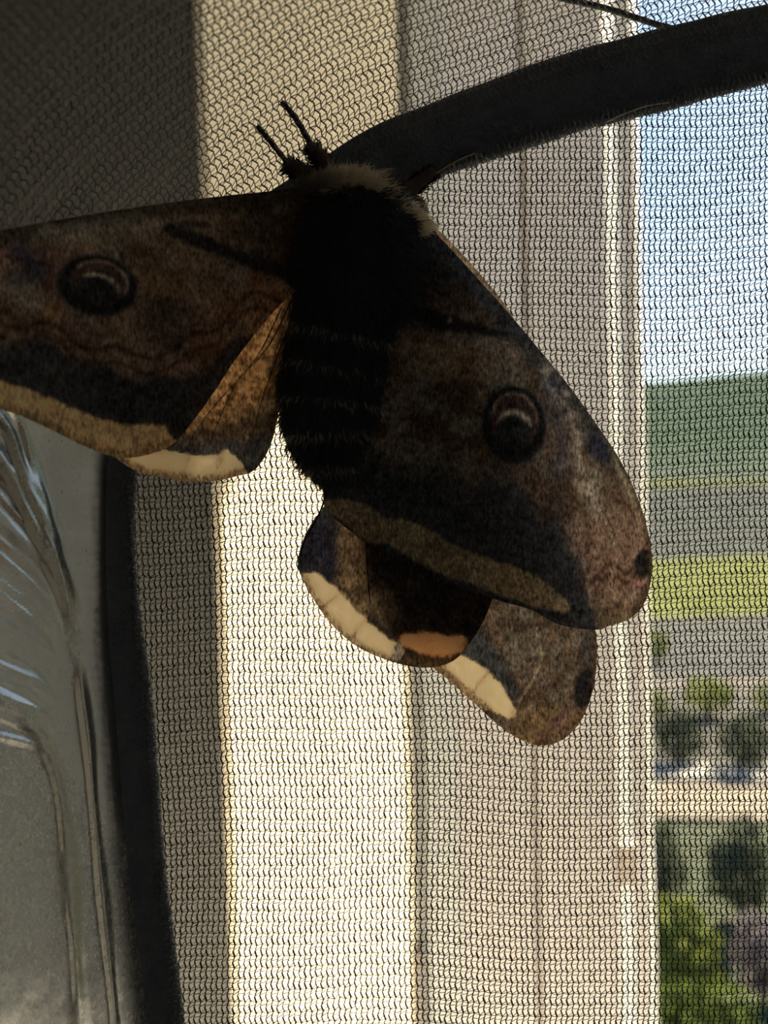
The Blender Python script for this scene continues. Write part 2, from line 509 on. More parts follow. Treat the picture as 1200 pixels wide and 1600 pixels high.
def ground_mat():
    """fields in strips, one behind another"""
    m, nt, out = mat_new('fields')
    b = nt.nodes.new('ShaderNodeBsdfDiffuse')
    tc = nt.nodes.new('ShaderNodeTexCoord')
    sep = nt.nodes.new('ShaderNodeSeparateXYZ'); nt.links.new(tc.outputs['Object'], sep.inputs[0])
    no = noise_node(nt, 0.02, 4)
    ns = nt.nodes.new('ShaderNodeMath'); ns.operation = 'MULTIPLY_ADD'; ns.inputs[1].default_value = 0.05; ns.inputs[2].default_value = -0.025
    nt.links.new(no.outputs['Fac'], ns.inputs[0])
    mr = nt.nodes.new('ShaderNodeMath'); mr.operation = 'LOGARITHM'; mr.inputs[1].default_value = 10.0
    nt.links.new(sep.outputs[1], mr.inputs[0])
    m2 = nt.nodes.new('ShaderNodeMapRange'); m2.inputs[1].default_value = 1.0; m2.inputs[2].default_value = 3.0
    nt.links.new(mr.outputs[0], m2.inputs[0])
    ad = nt.nodes.new('ShaderNodeMath'); ad.operation = 'ADD'
    nt.links.new(m2.outputs[0], ad.inputs[0]); nt.links.new(ns.outputs[0], ad.inputs[1])
    lg = lambda d: (math.log10(d) - 1) / 2
    r = nt.nodes.new('ShaderNodeValToRGB'); r.color_ramp.interpolation = 'LINEAR'
    stops = [(10, (0.10, 0.12, 0.07)), (24, (0.105, 0.115, 0.09)), (27, (0.12, 0.118, 0.11)), (36, (0.13, 0.127, 0.122)),
             (37.5, (0.19, 0.175, 0.165)), (39.5, (0.19, 0.175, 0.165)), (41, (0.125, 0.127, 0.13)), (60, (0.13, 0.132, 0.13)),
             (63, (0.165, 0.182, 0.078)), (118, (0.165, 0.180, 0.084)), (124, (0.110, 0.117, 0.113)), (290, (0.105, 0.114, 0.113)),
             (300, (0.135, 0.148, 0.066)), (345, (0.135, 0.145, 0.078)), (365, (0.115, 0.138, 0.118)), (520, (0.092, 0.128, 0.098)), (950, (0.105, 0.135, 0.115))]  # greyed and lightened: outdoor haze is put into these colours
    el = r.color_ramp.elements
    while len(el) < len(stops): el.new(0.5)
    for e, (d, c) in zip(el, stops):
        e.position = lg(d); e.color = (*c, 1)
    nt.links.new(ad.outputs[0], r.inputs['Fac'])
    n3 = noise_node(nt, 0.35, 5)
    r3 = ramp(nt, n3.outputs['Fac'], [(0.25, (0.75,) * 3), (0.75, (1.2,) * 3)])
    mm = nt.nodes.new('ShaderNodeMix'); mm.data_type = 'RGBA'; mm.blend_type = 'MULTIPLY'; mm.inputs[0].default_value = 1.0
    nt.links.new(r.outputs[0], mm.inputs[6]); nt.links.new(r3.outputs[0], mm.inputs[7])
    nt.links.new(mm.outputs[2], b.inputs[0]); nt.links.new(b.outputs[0], out.inputs['Surface'])
    return m


go = mesh_obj('ground', gv, gf, ground_mat())
go['kind'] = 'structure'

M['leaf_lime'] = leaf_mat('leaf_lime', (0.16, 0.195, 0.045), (0.25, 0.285, 0.085))
M['leaf_dark'] = leaf_mat('leaf_dark', (0.085, 0.105, 0.070), (0.145, 0.165, 0.115))
M['leaf_green'] = leaf_mat('leaf_green', (0.085, 0.12, 0.03), (0.14, 0.18, 0.05))
M['leaf_pink'] = leaf_mat('leaf_pink', (0.26, 0.22, 0.24), (0.38, 0.33, 0.35))
M['bark'] = simple_mat('bark', (0.05, 0.04, 0.03), (0.09, 0.07, 0.05), 12, 0.9)


def shrub(name, px, py_base, h_px, w_px, mat, label, cat='bush', group=None, leaves=420, trunk=0.12):
    d = 6.0 * F / max(py_base - 800, 20)
    b = P(px, py_base, d); x, y = b[0], d
    z = float(ground_z(np.array(x), np.array(y)))
    h = h_px / F * d; w = w_px / F * d
    t = empty(name, (x, y, z), label, cat, group)
    st = []
    for k in range(4):
        a = k * 1.6 + x
        p = np.array([[x, y, z - 0.02 * h], [x + 0.08 * w * math.cos(a), y + 0.08 * w * math.sin(a), z + 0.3 * h],
                      [x + 0.22 * w * math.cos(a), y + 0.22 * w * math.sin(a), z + 0.7 * h]])
        st.append(tube(p, [0.035 * h, 0.025 * h, 0.010 * h], 6))
    v, f = merge(st)
    mesh_obj('stems', v, f, M['bark'], t)
    r2 = np.random.default_rng(int(abs(px * 7 + py_base)))
    dirs = r2.normal(size=(leaves, 3)); dirs /= np.linalg.norm(dirs, axis=1)[:, None]
    rad = 0.55 + 0.45 * r2.random(leaves) ** 0.5
    lump = 1 + 0.18 * np.sin(dirs[:, 0] * 5 + 1) * np.sin(dirs[:, 2] * 4 + px)
    c = np.stack([dirs[:, 0] * w / 2, dirs[:, 1] * w / 2, dirs[:, 2] * h * 0.46], 1) * (rad * lump)[:, None]
    c += np.array([x, y, z + h * (0.5 + trunk * 0.4)])
    s = 0.085 * math.sqrt(w * h) * (0.6 + 0.8 * r2.random(leaves))
    u = r2.normal(size=(leaves, 3)); u /= np.linalg.norm(u, axis=1)[:, None]
    wv = np.cross(u, dirs); wv /= np.linalg.norm(wv, axis=1)[:, None] + 1e-9
    V = np.stack([c - u * s[:, None], c + wv * s[:, None] * 0.5 , c + u * s[:, None], c - wv * s[:, None] * 0.5], 1).reshape(-1, 3)
    Fq = np.arange(leaves * 4).reshape(-1, 4)
    o = mesh_obj('foliage', V, Fq, mat, t, smooth=False)
    o['kind'] = 'stuff'
    return t


# paved garden path with a white kerb along its far side
M['paving'] = simple_mat('path_paving', (0.20, 0.165, 0.13), (0.25, 0.21, 0.17), 1.2, 0.9)
M['kerb'] = simple_mat('path_kerb', (0.28, 0.27, 0.25), (0.33, 0.32, 0.30), 1.2, 0.8)
near, far = 6.0 * F / 490, 6.0 * F / 408


def quad_strip(d0, d1, tilt, z0, z1):
    a = (0.10 * d0, d0 + tilt); b = (0.60 * d0, d0 - 3 * tilt); c = (0.60 * d1, d1 - 3 * tilt); e = (0.10 * d1, d1 + tilt)
    return prism([a, b, c, e], z0, z1)


path = empty('path', (0.3 * near, near, GZ), kind='structure')
v, f = quad_strip(near, 24.6, 0.55, GZ - 0.1, GZ + 0.06); mesh_obj('paving', v, f, M['paving'], path, False)
v, f = quad_strip(24.6, far, 0.55, GZ - 0.1, GZ + 0.14); mesh_obj('kerb', v, f, M['kerb'], path, False)
shrub('lime_shrub', 1055, 1590, 175, 150, M['leaf_lime'], 'bright lime green shrub in the garden before the cream paved path', leaves=600)
shrub('green_shrub', 1095, 1700, 150, 190, M['leaf_green'], 'mid green shrub spreading at the foot of the lime green shrub', leaves=600)
shrub('dark_shrub', 1030, 1440, 150, 84, M['leaf_dark'], 'dark green shrub close in front of the cream paved path', leaves=500)
shrub('dark_shrub', 1160, 1450, 150, 110, M['leaf_dark'], 'loose dark green shrub behind the pale pink flowering bush', leaves=500)
shrub('flowering_bush', 1195, 1575, 140, 100, M['leaf_pink'], 'pale pink flowering bush beside the lime green shrub', leaves=500)
shrub('round_bush', 1026, 1045, 55, 42, M['leaf_lime'], 'small round lime bush standing on the grey plot', group=None, leaves=220)
shrub('yellow_bush', 1028, 1135, 50, 40, M['leaf_lime'], 'small yellow green bush beyond the path, next to the window frame', leaves=220)
shrub('yellow_bush', 1108, 1130, 62, 80, M['leaf_lime'], 'broad yellow green bush beyond the path behind two dark shrubs', leaves=300)
shrub('yellow_bush', 1200, 1125, 50, 50, M['leaf_lime'], 'yellow green bush on the far side of the path, farthest from the window frame', leaves=220)
shrub('dark_shrub', 1062, 1205, 90, 76, M['leaf_dark'], 'dark grey green shrub right behind the white kerb near the window frame', leaves=400)
shrub('dark_shrub', 1168, 1215, 85, 90, M['leaf_dark'], 'dark green shrub behind the white kerb, away from the window frame', leaves=400)

# ------------------------------------------------------------------ the mesh cage
YH = 0.200                                         # depth of the hoop plane
PXM = YH / F                                       # metres per pixel there
hoop_pts = [(520, 300), (600, 252), (700, 212), (800, 177), (900, 143), (1000, 118), (1100, 92), (1200, 68), (1350, 42), (1520, 30),
            (1720, 80), (1900, 240), (1995, 520), (2020, 900), (2010, 1500), (1950, 1990), (1800, 2210), (1500, 2300), (1000, 2330),
            (560, 2290), (330, 2150), (268, 1900), (240, 1600), (210, 1350), (189, 1100), (180, 1000), (176, 900), (175, 820), (177, 740), (190, 660), (225, 570),
            (290, 480), (370, 400), (450, 340)]
hoop_hw = [52, 56, 58, 60, 62, 64, 62, 62, 60, 58, 56, 52, 50, 50, 50, 50, 50, 50, 50, 50, 48, 48, 48, 48, 50, 45, 38, 37, 38, 40, 44, 48, 50, 50]
hp = catmull(np.c_[np.array(hoop_pts, float), hoop_hw], 10, True)
hp_loop = np.r_[hp, hp[:1]]
hp_rs = resample(hp_loop, 9.0)[:-1]
hoop_path = hp_rs[:, :2]; hoop_w = hp_rs[:, 2]
nh = len(hoop_path)
tang = np.roll(hoop_path, -1, 0) - np.roll(hoop_path, 1, 0); tang /= np.linalg.norm(tang, axis=1)[:, None]
outw = np.c_[tang[:, 1], -tang[:, 0]]              # outward normal (screen-right turning loop)
if inside(hoop_path[:1] + outw[:1] * 5, hoop_path)[0]:
    outw = -outw

cage = empty('mesh_cage', P(1100, 2345, YH), 'black pop-up mesh cage with a curved taped hoop and a clear vinyl panel', 'mesh cage')

# taped hoop: flattened padded tube
seg = 20
ang = np.linspace(0, 2 * math.pi, seg, endpoint=False)
ca, sa = np.cos(ang), np.sin(ang)
ca = np.sign(ca) * np.abs(ca) ** 0.8
wob = 1 + 0.012 * np.sin(np.arange(nh) * 0.21) + 0.008 * np.sin(np.arange(nh) * 0.53)
hv = []
for i in range(nh):
    q = hoop_path[i] + outw[i] * (ca * hoop_w[i] * wob[i])[:, None]
    hv.append(P(q[:, 0], q[:, 1], YH + sa * 0.0022))
hv = np.concatenate(hv)
kk = np.arange(nh)[:, None] * seg; k2 = ((np.arange(nh) + 1) % nh)[:, None] * seg
s0 = np.arange(seg)[None]; s1 = (np.arange(seg)[None] + 1) % seg
hf = np.stack([kk + s0, kk + s1, k2 + s1, k2 + s0], -1).reshape(-1, 4)
hoop = mesh_obj('hoop_tape', hv, hf, M['tape'], cage)

# seam stitches along the inner edge of the tape
st_v = []; st_f = []; o = 0
ico_v = np.array([(0, 0, 1), (1, 0, 0), (0, 1, 0), (-1, 0, 0), (0, -1, 0), (0, 0, -1)], float)
ico_f = [(0, 1, 2), (0, 2, 3), (0, 3, 4), (0, 4, 1), (5, 2, 1), (5, 3, 2), (5, 4, 3), (5, 1, 4)]
fine = resample(np.c_[hoop_path, hoop_w, outw][np.r_[np.arange(nh), 0]], 5.0)
for k, (x, y, w, ox, oy) in enumerate(fine):
    if rng.random() < 0.12: continue
    for lane in ((1.0, 0.5) if k % 3 else (1.0,)):
        jx, jy = rng.normal(0, 0.8, 2)
        e = w * (0.99 if lane == 1.0 else 0.93)
        c = P(x - ox * e + jx, y - oy * e + jy, YH - 0.0009 * (2.2 - lane))
        r = PXM * (1.7 + 0.8 * rng.random()) * (1.0 if lane == 1.0 else 0.7)
        st_v.append(c + ico_v * np.array([r, r, r * 1.5])); st_f += [tuple(a + o for a in q) for q in ico_f]; o += 6
stitch = mesh_obj('stitching', np.concatenate(st_v), st_f, M['tape_thread'], hoop)
stitch['kind'] = 'stuff'


def net_mesh(name, segs, mapf, mat, parent):
    """segs: rows of (u0, v0, u1, v1, half_width) in the cloth's own coordinates; each becomes a three-sided yarn"""
    segs = np.asarray(segs)
    p0 = mapf(segs[:, 0], segs[:, 1]); p1 = mapf(segs[:, 2], segs[:, 3])
    d = p1 - p0; L = np.linalg.norm(d, axis=1)[:, None] + 1e-12; d = d / L
    p0 = p0 - d * L * 0.04; p1 = p1 + d * L * 0.04
    vd = np.array([0, 1.0, 0])[None]
    s = np.cross(d, vd); s /= np.linalg.norm(s, axis=1)[:, None] + 1e-12
    b = np.cross(s, d)
    r = segs[:, 4:5] * PXM
    V = []
    for p in (p0, p1):
        for a in (90, 210, 330):
            V.append(p + r * 1.1 * (math.cos(math.radians(a)) * s + math.sin(math.radians(a)) * b))
    V = np.stack(V, 1).reshape(-1, 3)
    n = len(segs); b0 = np.arange(n)[:, None] * 6
    f = np.concatenate([b0 + np.array([[0, 1, 4, 3]]), b0 + np.array([[1, 2, 5, 4]]), b0 + np.array([[2, 0, 3, 5]])])
    ob = mesh_obj(name, V, f, mat, parent, smooth=True)
    ob['kind'] = 'stuff'
    return ob


def net_pattern(u0, u1, v0, v1, pu=8.6, pv=17.6, amp=1.45, wale=1.30, rung=0.60, seed=1):
    """warp-knitted net: zigzag wales along v joined by thin rungs"""
    r = np.random.default_rng(seed)
    nu = int((u1 - u0) / pu); nv = int((v1 - v0) / pv)
    I, J = np.meshgrid(np.arange(nu), np.arange(nv), indexing='ij')
    jit = lambda s: r.normal(0, s, I.shape)
    X = u0 + I * pu + jit(0.28)
    Yv = v0 + J * pv + (I % 2) * pv * 0.12 + jit(0.35)
    Xn = np.c_[X[:, 1:], X[:, -1:]]; Yn = np.c_[Yv[:, 1:], Yv[:, -1:] + pv]
    hw = lambda w, s=0.12: (w * (1 + r.normal(0, s, I.shape))).clip(w * 0.6)
    S = []
    ax, ay = X - amp, Yv
    bx, by = X + amp, Yv + pv * 0.48
    cx, cy = Xn - amp, Yn
    S.append(np.stack([ax, ay, bx, by, hw(wale)], -1).reshape(-1, 5))          # heavy stitch
    S.append(np.stack([bx, by, cx, cy, hw(wale * 0.70)], -1).reshape(-1, 5))   # lighter float
    # rungs to the next wale
    def nxt(a): return np.r_[a[1:], a[-1:] + pu]
    for fr, f2 in ((0.46, 0.20), (0.50, 0.47), (0.93, 0.70)):
        wob = jit(0.5)
        onx = np.where(fr < 0.48, X - amp + 2 * amp * fr / 0.48, X + amp - 2 * amp * (fr - 0.48) / 0.52)
        tx = np.where(f2 < 0.48, X - amp + 2 * amp * max(f2, 0) / 0.48, X + amp - 2 * amp * (f2 - 0.48) / 0.52)
        S.append(np.stack([onx, Yv + pv * fr, nxt(tx), nxt(Yv) + pv * f2 + wob, hw(rung)], -1)[:-1].reshape(-1, 5))
    return np.concatenate(S)


# back panel inside the hoop
segs = net_pattern(120, 2060, -10, 2360, seed=3)
mid = (segs[:, 0:2] + segs[:, 2:4]) / 2


def warp(u, v):
    q = np.stack([u, v], -1)
    x = u + 5.0 * np.sin(v / 173.0 + 0.4) + 3.0 * np.sin(v / 71.0 + u / 190.0) + 0.02 * (v - 800)
    y = v + 6.0 * np.sin(u / 141.0 + 1.0) + 2.5 * np.sin(u / 57.0 + v / 230.0)
    return x, y


mx_, my_ = warp(mid[:, 0], mid[:, 1])
inn = inside(np.c_[mx_, my_], hoop_path)
segs = segs[inn]; mq = np.c_[mx_, my_][inn]
loop_c = np.r_[hoop_path, hoop_path[:1]]
dd, tt = poly_dist(mq, loop_c)
ww = np.interp(tt, np.linspace(0, 1, nh + 1), np.r_[hoop_w, hoop_w[:1]])
segs = segs[dd > ww * 0.62]


def back_map(u, v):
    x, y = warp(u, v)
    dq, tq = poly_dist(np.c_[x, y], loop_c)
    wq = np.interp(tq, np.linspace(0, 1, nh + 1), np.r_[hoop_w, hoop_w[:1]])
    near = 1 - sst(0.6, 1.25, dq / wq)
    bulge = 0.0030 * sst(30, 420, dq)
    Y = YH + bulge - 0.0029 * near * sst(0.4, 1.0, 1.6 - dq / wq)
    return P(x, y, Y)


net_mesh('net_panel', segs, back_map, M['net'], cage)

# side wall that runs from the hoop towards the room: net above, clear vinyl on the lower left
arc = np.r_[0, np.cumsum(np.linalg.norm(np.diff(loop_c, axis=0), axis=1))]
i_start = int(np.argmin(np.abs(hoop_path[:, 0] - 1500) + 3 * np.abs(hoop_path[:, 1] - 30)))
i_mid = int(np.argmin(np.linalg.norm(hoop_path - np.array([196, 640]), axis=1)))
i_end = int(np.argmin(np.linalg.norm(hoop_path - np.array([262, 1850]), axis=1)))


def wall_track(i0, i1, step=-1):
    idx = [i0]
    while idx[-1] != i1:
        idx.append((idx[-1] + step) % nh)
    return np.array(idx)


tr_net = wall_track(i_start, i_mid, -1)
if len(tr_net) > nh * 0.6: tr_net = wall_track(i_start, i_mid, 1)
tr_pvc = wall_track(i_mid, i_end, -1)
if len(tr_pvc) > nh * 0.6: tr_pvc = wall_track(i_mid, i_end, 1)


def track_fn(tr, blur=25):
    pth = hoop_path[tr]; nrm = outw[tr]
    k = np.ones(blur) / blur
    nrm = np.stack([np.convolve(np.pad(nrm[:, c], blur // 2, mode='edge'), k, 'valid')[:len(tr)] for c in range(2)], 1)
    nrm /= np.linalg.norm(nrm, axis=1)[:, None]
    al = np.r_[0, np.cumsum(np.linalg.norm(np.diff(pth, axis=0), axis=1))]
    return pth, nrm, al


pn, nn_, aln = track_fn(tr_net)


def side_map(u, v):
    """u runs along the hoop, v outwards and towards the room"""
    x0 = np.interp(u, aln, pn[:, 0]); y0 = np.interp(u, aln, pn[:, 1])
    nx_ = np.interp(u, aln, nn_[:, 0]); ny_ = np.interp(u, aln, nn_[:, 1])
    w = v
    s = v / 650.0
    fold = 0.0011 * np.sin(v / 17.0 + u * 0.004) * np.exp(-((u - aln[-1] + 60) / 150.0) ** 2)
    Y = YH - 0.0010 - 0.088 * s ** 1.05 + fold + 0.0012 * np.sin(u / 130.0) * np.minimum(s * 3, 1)
    x = x0 + nx_ * w + 4 * np.sin(v / 90.0 + u / 140.0)
    y = y0 + ny_ * w + 4 * np.sin(v / 70.0 + u / 110.0)
    return P(x, y, Y)


ss = net_pattern(5, aln[-1] - 5, 18, 720, pu=9.4, pv=18.5, amp=1.8, wale=1.25, rung=0.62, seed=5)
ss = ss[(ss[:, 1] > 15) & (ss[:, 3] > 15)]
net_mesh('net_side_wall', ss, side_map, M['net'], cage)

# clear vinyl panel with folds, a dusty film and highlights painted along the folds
pv_, nv_, alv = track_fn(tr_pvc)
US = np.arange(0, alv[-1], 4.0); VS = np.arange(10, 420, 3.2)
UU, VV = np.meshgrid(US, VS, indexing='ij')
x0 = np.interp(UU, alv, pv_[:, 0]); y0 = np.interp(UU, alv, pv_[:, 1])
nx_ = np.interp(UU, alv, nv_[:, 0]); ny_ = np.interp(UU, alv, nv_[:, 1])
X = x0 + nx_ * VV; Yp = y0 + ny_ * VV
q = np.c_[X.ravel(), Yp.ravel()]
r3 = np.random.default_rng(12)
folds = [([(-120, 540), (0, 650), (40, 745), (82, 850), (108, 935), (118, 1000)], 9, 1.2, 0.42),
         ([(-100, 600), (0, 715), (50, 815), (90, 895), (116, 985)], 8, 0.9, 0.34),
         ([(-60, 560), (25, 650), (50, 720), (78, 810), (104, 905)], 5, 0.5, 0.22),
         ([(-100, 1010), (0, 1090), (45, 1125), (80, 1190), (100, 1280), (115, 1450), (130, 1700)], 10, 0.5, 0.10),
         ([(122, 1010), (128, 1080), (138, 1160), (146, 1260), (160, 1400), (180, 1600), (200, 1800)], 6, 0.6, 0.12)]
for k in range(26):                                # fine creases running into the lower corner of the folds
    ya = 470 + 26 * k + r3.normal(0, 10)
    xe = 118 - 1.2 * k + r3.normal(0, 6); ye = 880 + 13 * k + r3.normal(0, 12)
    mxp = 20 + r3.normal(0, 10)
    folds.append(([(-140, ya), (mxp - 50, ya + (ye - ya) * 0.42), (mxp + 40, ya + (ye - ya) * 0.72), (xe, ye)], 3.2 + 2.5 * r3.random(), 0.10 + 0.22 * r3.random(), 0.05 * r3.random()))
disp = np.zeros(len(q)); dust_glint = np.zeros(len(q)); grain = np.full(len(q), 0.25)
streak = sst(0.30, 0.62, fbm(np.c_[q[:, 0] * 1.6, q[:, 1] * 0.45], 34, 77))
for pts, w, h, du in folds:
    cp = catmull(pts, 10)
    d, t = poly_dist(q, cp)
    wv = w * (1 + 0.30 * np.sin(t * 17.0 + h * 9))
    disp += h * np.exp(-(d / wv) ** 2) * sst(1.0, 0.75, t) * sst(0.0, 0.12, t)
    dust_glint += du * np.exp(-(d / (wv * 0.75)) ** 2) * (0.35 + 0.65 * streak)  # pale streaks paint the fold highlights into the film
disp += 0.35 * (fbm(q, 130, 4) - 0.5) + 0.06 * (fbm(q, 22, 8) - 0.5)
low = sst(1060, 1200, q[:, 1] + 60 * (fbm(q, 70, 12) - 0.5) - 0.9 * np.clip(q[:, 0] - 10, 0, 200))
dust_glint += 0.03 + 0.16 * low * (0.5 + fbm(q, 26, 21)) + 0.10 * np.exp(-(poly_dist(q, catmull(folds[3][0], 10))[0] / 16) ** 2)
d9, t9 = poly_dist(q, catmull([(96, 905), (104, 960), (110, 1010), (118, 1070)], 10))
dust_glint += 0.45 * np.exp(-(d9 / 6.0) ** 2)  # painted bright streak standing for a highlight on the crease
grain += 0.6 * low
Yd = YH - 0.0010 - 0.000165 * VV.ravel() * (1 - 0.0004 * VV.ravel())
Yd -= disp * 0.0014 * sst(0, 40, VV.ravel())
vp = P(q[:, 0], q[:, 1], Yd)
nu, nv = UU.shape
ii, jj = np.meshgrid(np.arange(nu - 1), np.arange(nv - 1), indexing='ij')
b0 = (ii * nv + jj).ravel()
pf = np.stack([b0, b0 + nv, b0 + nv + 1, b0 + 1], 1)
dust_glint *= 2.2
pc = np.stack([np.clip(dust_glint, 0, 1), np.clip(grain, 0, 1), 0 * dust_glint], 1)
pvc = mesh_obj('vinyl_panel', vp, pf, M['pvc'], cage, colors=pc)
pvc['label'] = 'clear wrinkled dusty vinyl panel'

# thin cord crossing behind the tape at the top
cp = catmull([(760, -46), (860, -8), (950, 14), (1040, 42), (1120, 56), (1260, 72)], 8)
cp = np.r_[catmull([(250, -250), (420, -160), (600, -95), (755, -48)], 8), cp]
v, f = tube(P(cp[:, 0], cp[:, 1], np.full(len(cp), 0.2075)), 0.0006, 8)
mesh_obj('cord', v, f, M['tape'], cage)
cp = catmull([(690, 272), (715, 262), (745, 240), (800, 228)], 8)
# loose fibre lying on the tape edge
cp = catmull([(945, 192), (975, 178), (1010, 166), (1045, 160)], 8)
v, f = tube(P(cp[:, 0], cp[:, 1], np.full(len(cp), YH - 0.0023)), 0.00009, 6)
mesh_obj('loose_thread', v, f, M['tape_thread'], cage)

# ------------------------------------------------------------------ moths
BLACK = np.array([0.022, 0.0225, 0.025]); DARK = np.array([0.062, 0.068, 0.078]); BROWN = np.array([0.15, 0.105, 0.078])
GREY = np.array([0.21, 0.19, 0.165]); PINK = np.array([0.21, 0.135, 0.11]); CREAM = np.array([0.97, 0.75, 0.46])
OCHRE = np.array([0.26, 0.15, 0.06]); NAVY = np.array([0.018, 0.020, 0.034]); PALE = np.array([0.55, 0.48, 0.38])


def wing(name, outline, depth, paint, parent, step=3.4, veins=(), vein_mat='vein', vein_r=0.9):
    edge = resample(np.r_[catmull(outline, 14, True), [outline[0]]], step)[:-1]
    lo, hi = edge.min(0), edge.max(0)
    gx, gy = np.meshgrid(np.arange(lo[0], hi[0], step), np.arange(lo[1], hi[1], step * 0.9))
    gx[::2] += step / 2
    g = np.c_[gx.ravel(), gy.ravel()] + rng.normal(0, 0.25, (gx.size, 2))
    g = g[inside(g, edge)]
    d, _ = poly_dist(g, np.r_[edge, edge[:1]])
    g = g[d > step * 0.6]
    pts = np.r_[edge, g]
    n = len(edge)
    res = delaunay_2d_cdt([Vector(p) for p in pts], [(i, (i + 1) % n) for i in range(n)], [], 1, 1e-4)
    vv = np.array([(p.x, p.y) for p in res[0]]); ff = np.array(res[2], dtype=np.int32)
    Y = depth(vv)
    for vn in veins:                                # the membrane is slightly pleated along its veins
        dv, _ = poly_dist(vv, catmull(vn, 6))
        Y = Y - 0.00022 * np.exp(-(dv / 7.0) ** 2)
    col = paint(vv)
    de, _ = poly_dist(vv, np.r_[edge, edge[:1]])     # the pale margin darkens into a brown fringe at its very edge
    pale = sst(0.22, 0.45, col.mean(1)) * (1 - sst(1.0, 17.0, de + 5 * (fbm(vv, 11, 2, 2) - 0.5)))
    col = lay(col, pale * 0.72, np.array([0.20, 0.125, 0.065]))
    col = np.clip(col, 0.002, 0.98)
    o = mesh_obj(name, P(vv[:, 0], vv[:, 1], Y), ff, M['wing'], parent, colors=col)
    if veins:
        tb = []
        for vn in veins:
            c = catmull(vn, 8)
            r = np.linspace(vein_r, vein_r * 0.45, len(c)) * PXM
            tb.append(tube(P(c[:, 0], c[:, 1], depth(c) - 0.00026), r, 6))
        v, f = merge(tb)
        pc_ = np.array([0.42, 0.37, 0.32]) if vein_mat == 'vein_pale' else np.array([0.055, 0.035, 0.022])
        vo = mesh_obj('veins', v, f, M['wing'], o, colors=np.repeat(pc_[None], len(v), 0))
        vo['kind'] = 'stuff'
    return o


def lay(col, mask, c):
    return col * (1 - mask[:, None]) + np.asarray(c)[None] * mask[:, None]


def ell(q, c, a, b, rot=0.0):
    d = q - np.array(c); r = math.radians(rot)
    x = d[:, 0] * math.cos(r) + d[:, 1] * math.sin(r); y = -d[:, 0] * math.sin(r) + d[:, 1] * math.cos(r)
    return np.sqrt((x / a) ** 2 + (y / b) ** 2), np.arctan2(y, x)


def band(q, pts, w0, soft=3.0):
    d, t = poly_dist(q, catmull(pts, 10))
    d = d + 5.0 * (fbm(q, 9, 17, 2) - 0.5)
    w = np.interp(t, np.linspace(0, 1, len(w0)), w0) if np.ndim(w0) else w0
    return 1 - sst(-soft, soft, d - w), t


def under(q, pts, soft=4.0):
    """1 where a point lies below the curve y(x)"""
    c = np.array(sorted(catmull(pts, 10).tolist()))
    return sst(-soft, soft, q[:, 1] - np.interp(q[:, 0], c[:, 0], c[:, 1]))


def eyespot(col, q, c, a, b, rot, crescent_dir):  # pale crescents are wing pattern, set on the given side
    r, th = ell(q, c, a, b, rot)
    col = lay(col, (1 - sst(0.95, 1.10, r)) * 0.55, DARK * 0.8)
    col = lay(col, 1 - sst(0.90, 1.0, r), BLACK)
    ri, ti = ell(q, (c[0] + crescent_dir[0] * 0.10 * a, c[1] + crescent_dir[1] * 0.10 * b), a * 0.74, b * 0.74, rot)
    arcm = sst(-0.2, 0.35, crescent_dir[0] * np.cos(ti + math.radians(rot)) + crescent_dir[1] * np.sin(ti + math.radians(rot)))
    col = lay(col, (1 - sst(0.92, 1.0, ri)) * sst(0.45, 0.6, ri), np.array([0.070, 0.045, 0.042]))
    col = lay(col, np.exp(-((ri - 0.92) / 0.055) ** 2) * arcm, np.array([0.26, 0.20, 0.17]))
    rp, tp = ell(q, (c[0] - crescent_dir[0] * 0.06 * a, c[1] - crescent_dir[1] * 0.14 * b), a * 0.56, b * 0.50, rot)
    col = lay(col, 1 - sst(0.92, 1.0, rp), BLACK * 1.4)
    arcp = sst(0.15, 0.8, crescent_dir[0] * np.cos(tp + math.radians(rot)) + crescent_dir[1] * np.sin(tp + math.radians(rot)))
    col = lay(col, np.exp(-((rp - 0.93) / (0.06 + 0.06 * arcp)) ** 2) * arcp, PALE)
    return col


def mottled(q, c1, c2, scale, seed, contrast=1.0):
    n = fbm(q, scale, seed, 5)
    t = sst(0.5 - 0.22 / contrast, 0.5 + 0.22 / contrast, n)
    return c1[None] * (1 - t[:, None]) + c2[None] * t[:, None]


# ---- the moth with spread wings
moth = empty('moth', P(560, 740, 0.188), 'large brown moth with spread wings, furry collar and dark banded abdomen', 'moth', None)


def d_lf(q): return 0.1865 - 6.1e-5 * (480 - q[:, 0]) - 1.05e-4 * np.clip(-10 - q[:, 0], 0, None) - 0.0016 * np.exp(-((q[:, 1] - 460) / 130.0) ** 2)


def d_lh(q): return 0.1900 - 5.6e-5 * (470 - q[:, 0]) + 0.0006 * np.sin(q[:, 0] / 21.0) * sst(500, 700, q[:, 1]) - 2.2e-6 * (q[:, 1] - 400)


def d_rf(q): return 0.1912 - 0.0024 * np.exp(-(((q[:, 0] - 780) / 160.0) ** 2)) - 2.0e-6 * (q[:, 1] - 500)


def d_rh(q): return 0.1938 + 0.0004 * np.sin(q[:, 0] / 30.0)


def d_mf(q): return 0.1972 - 0.0012 * np.exp(-(((q[:, 0] - 800) / 130.0) ** 2))


def d_mh(q): return 0.1955 + 0.0003 * np.sin(q[:, 0] / 26.0)


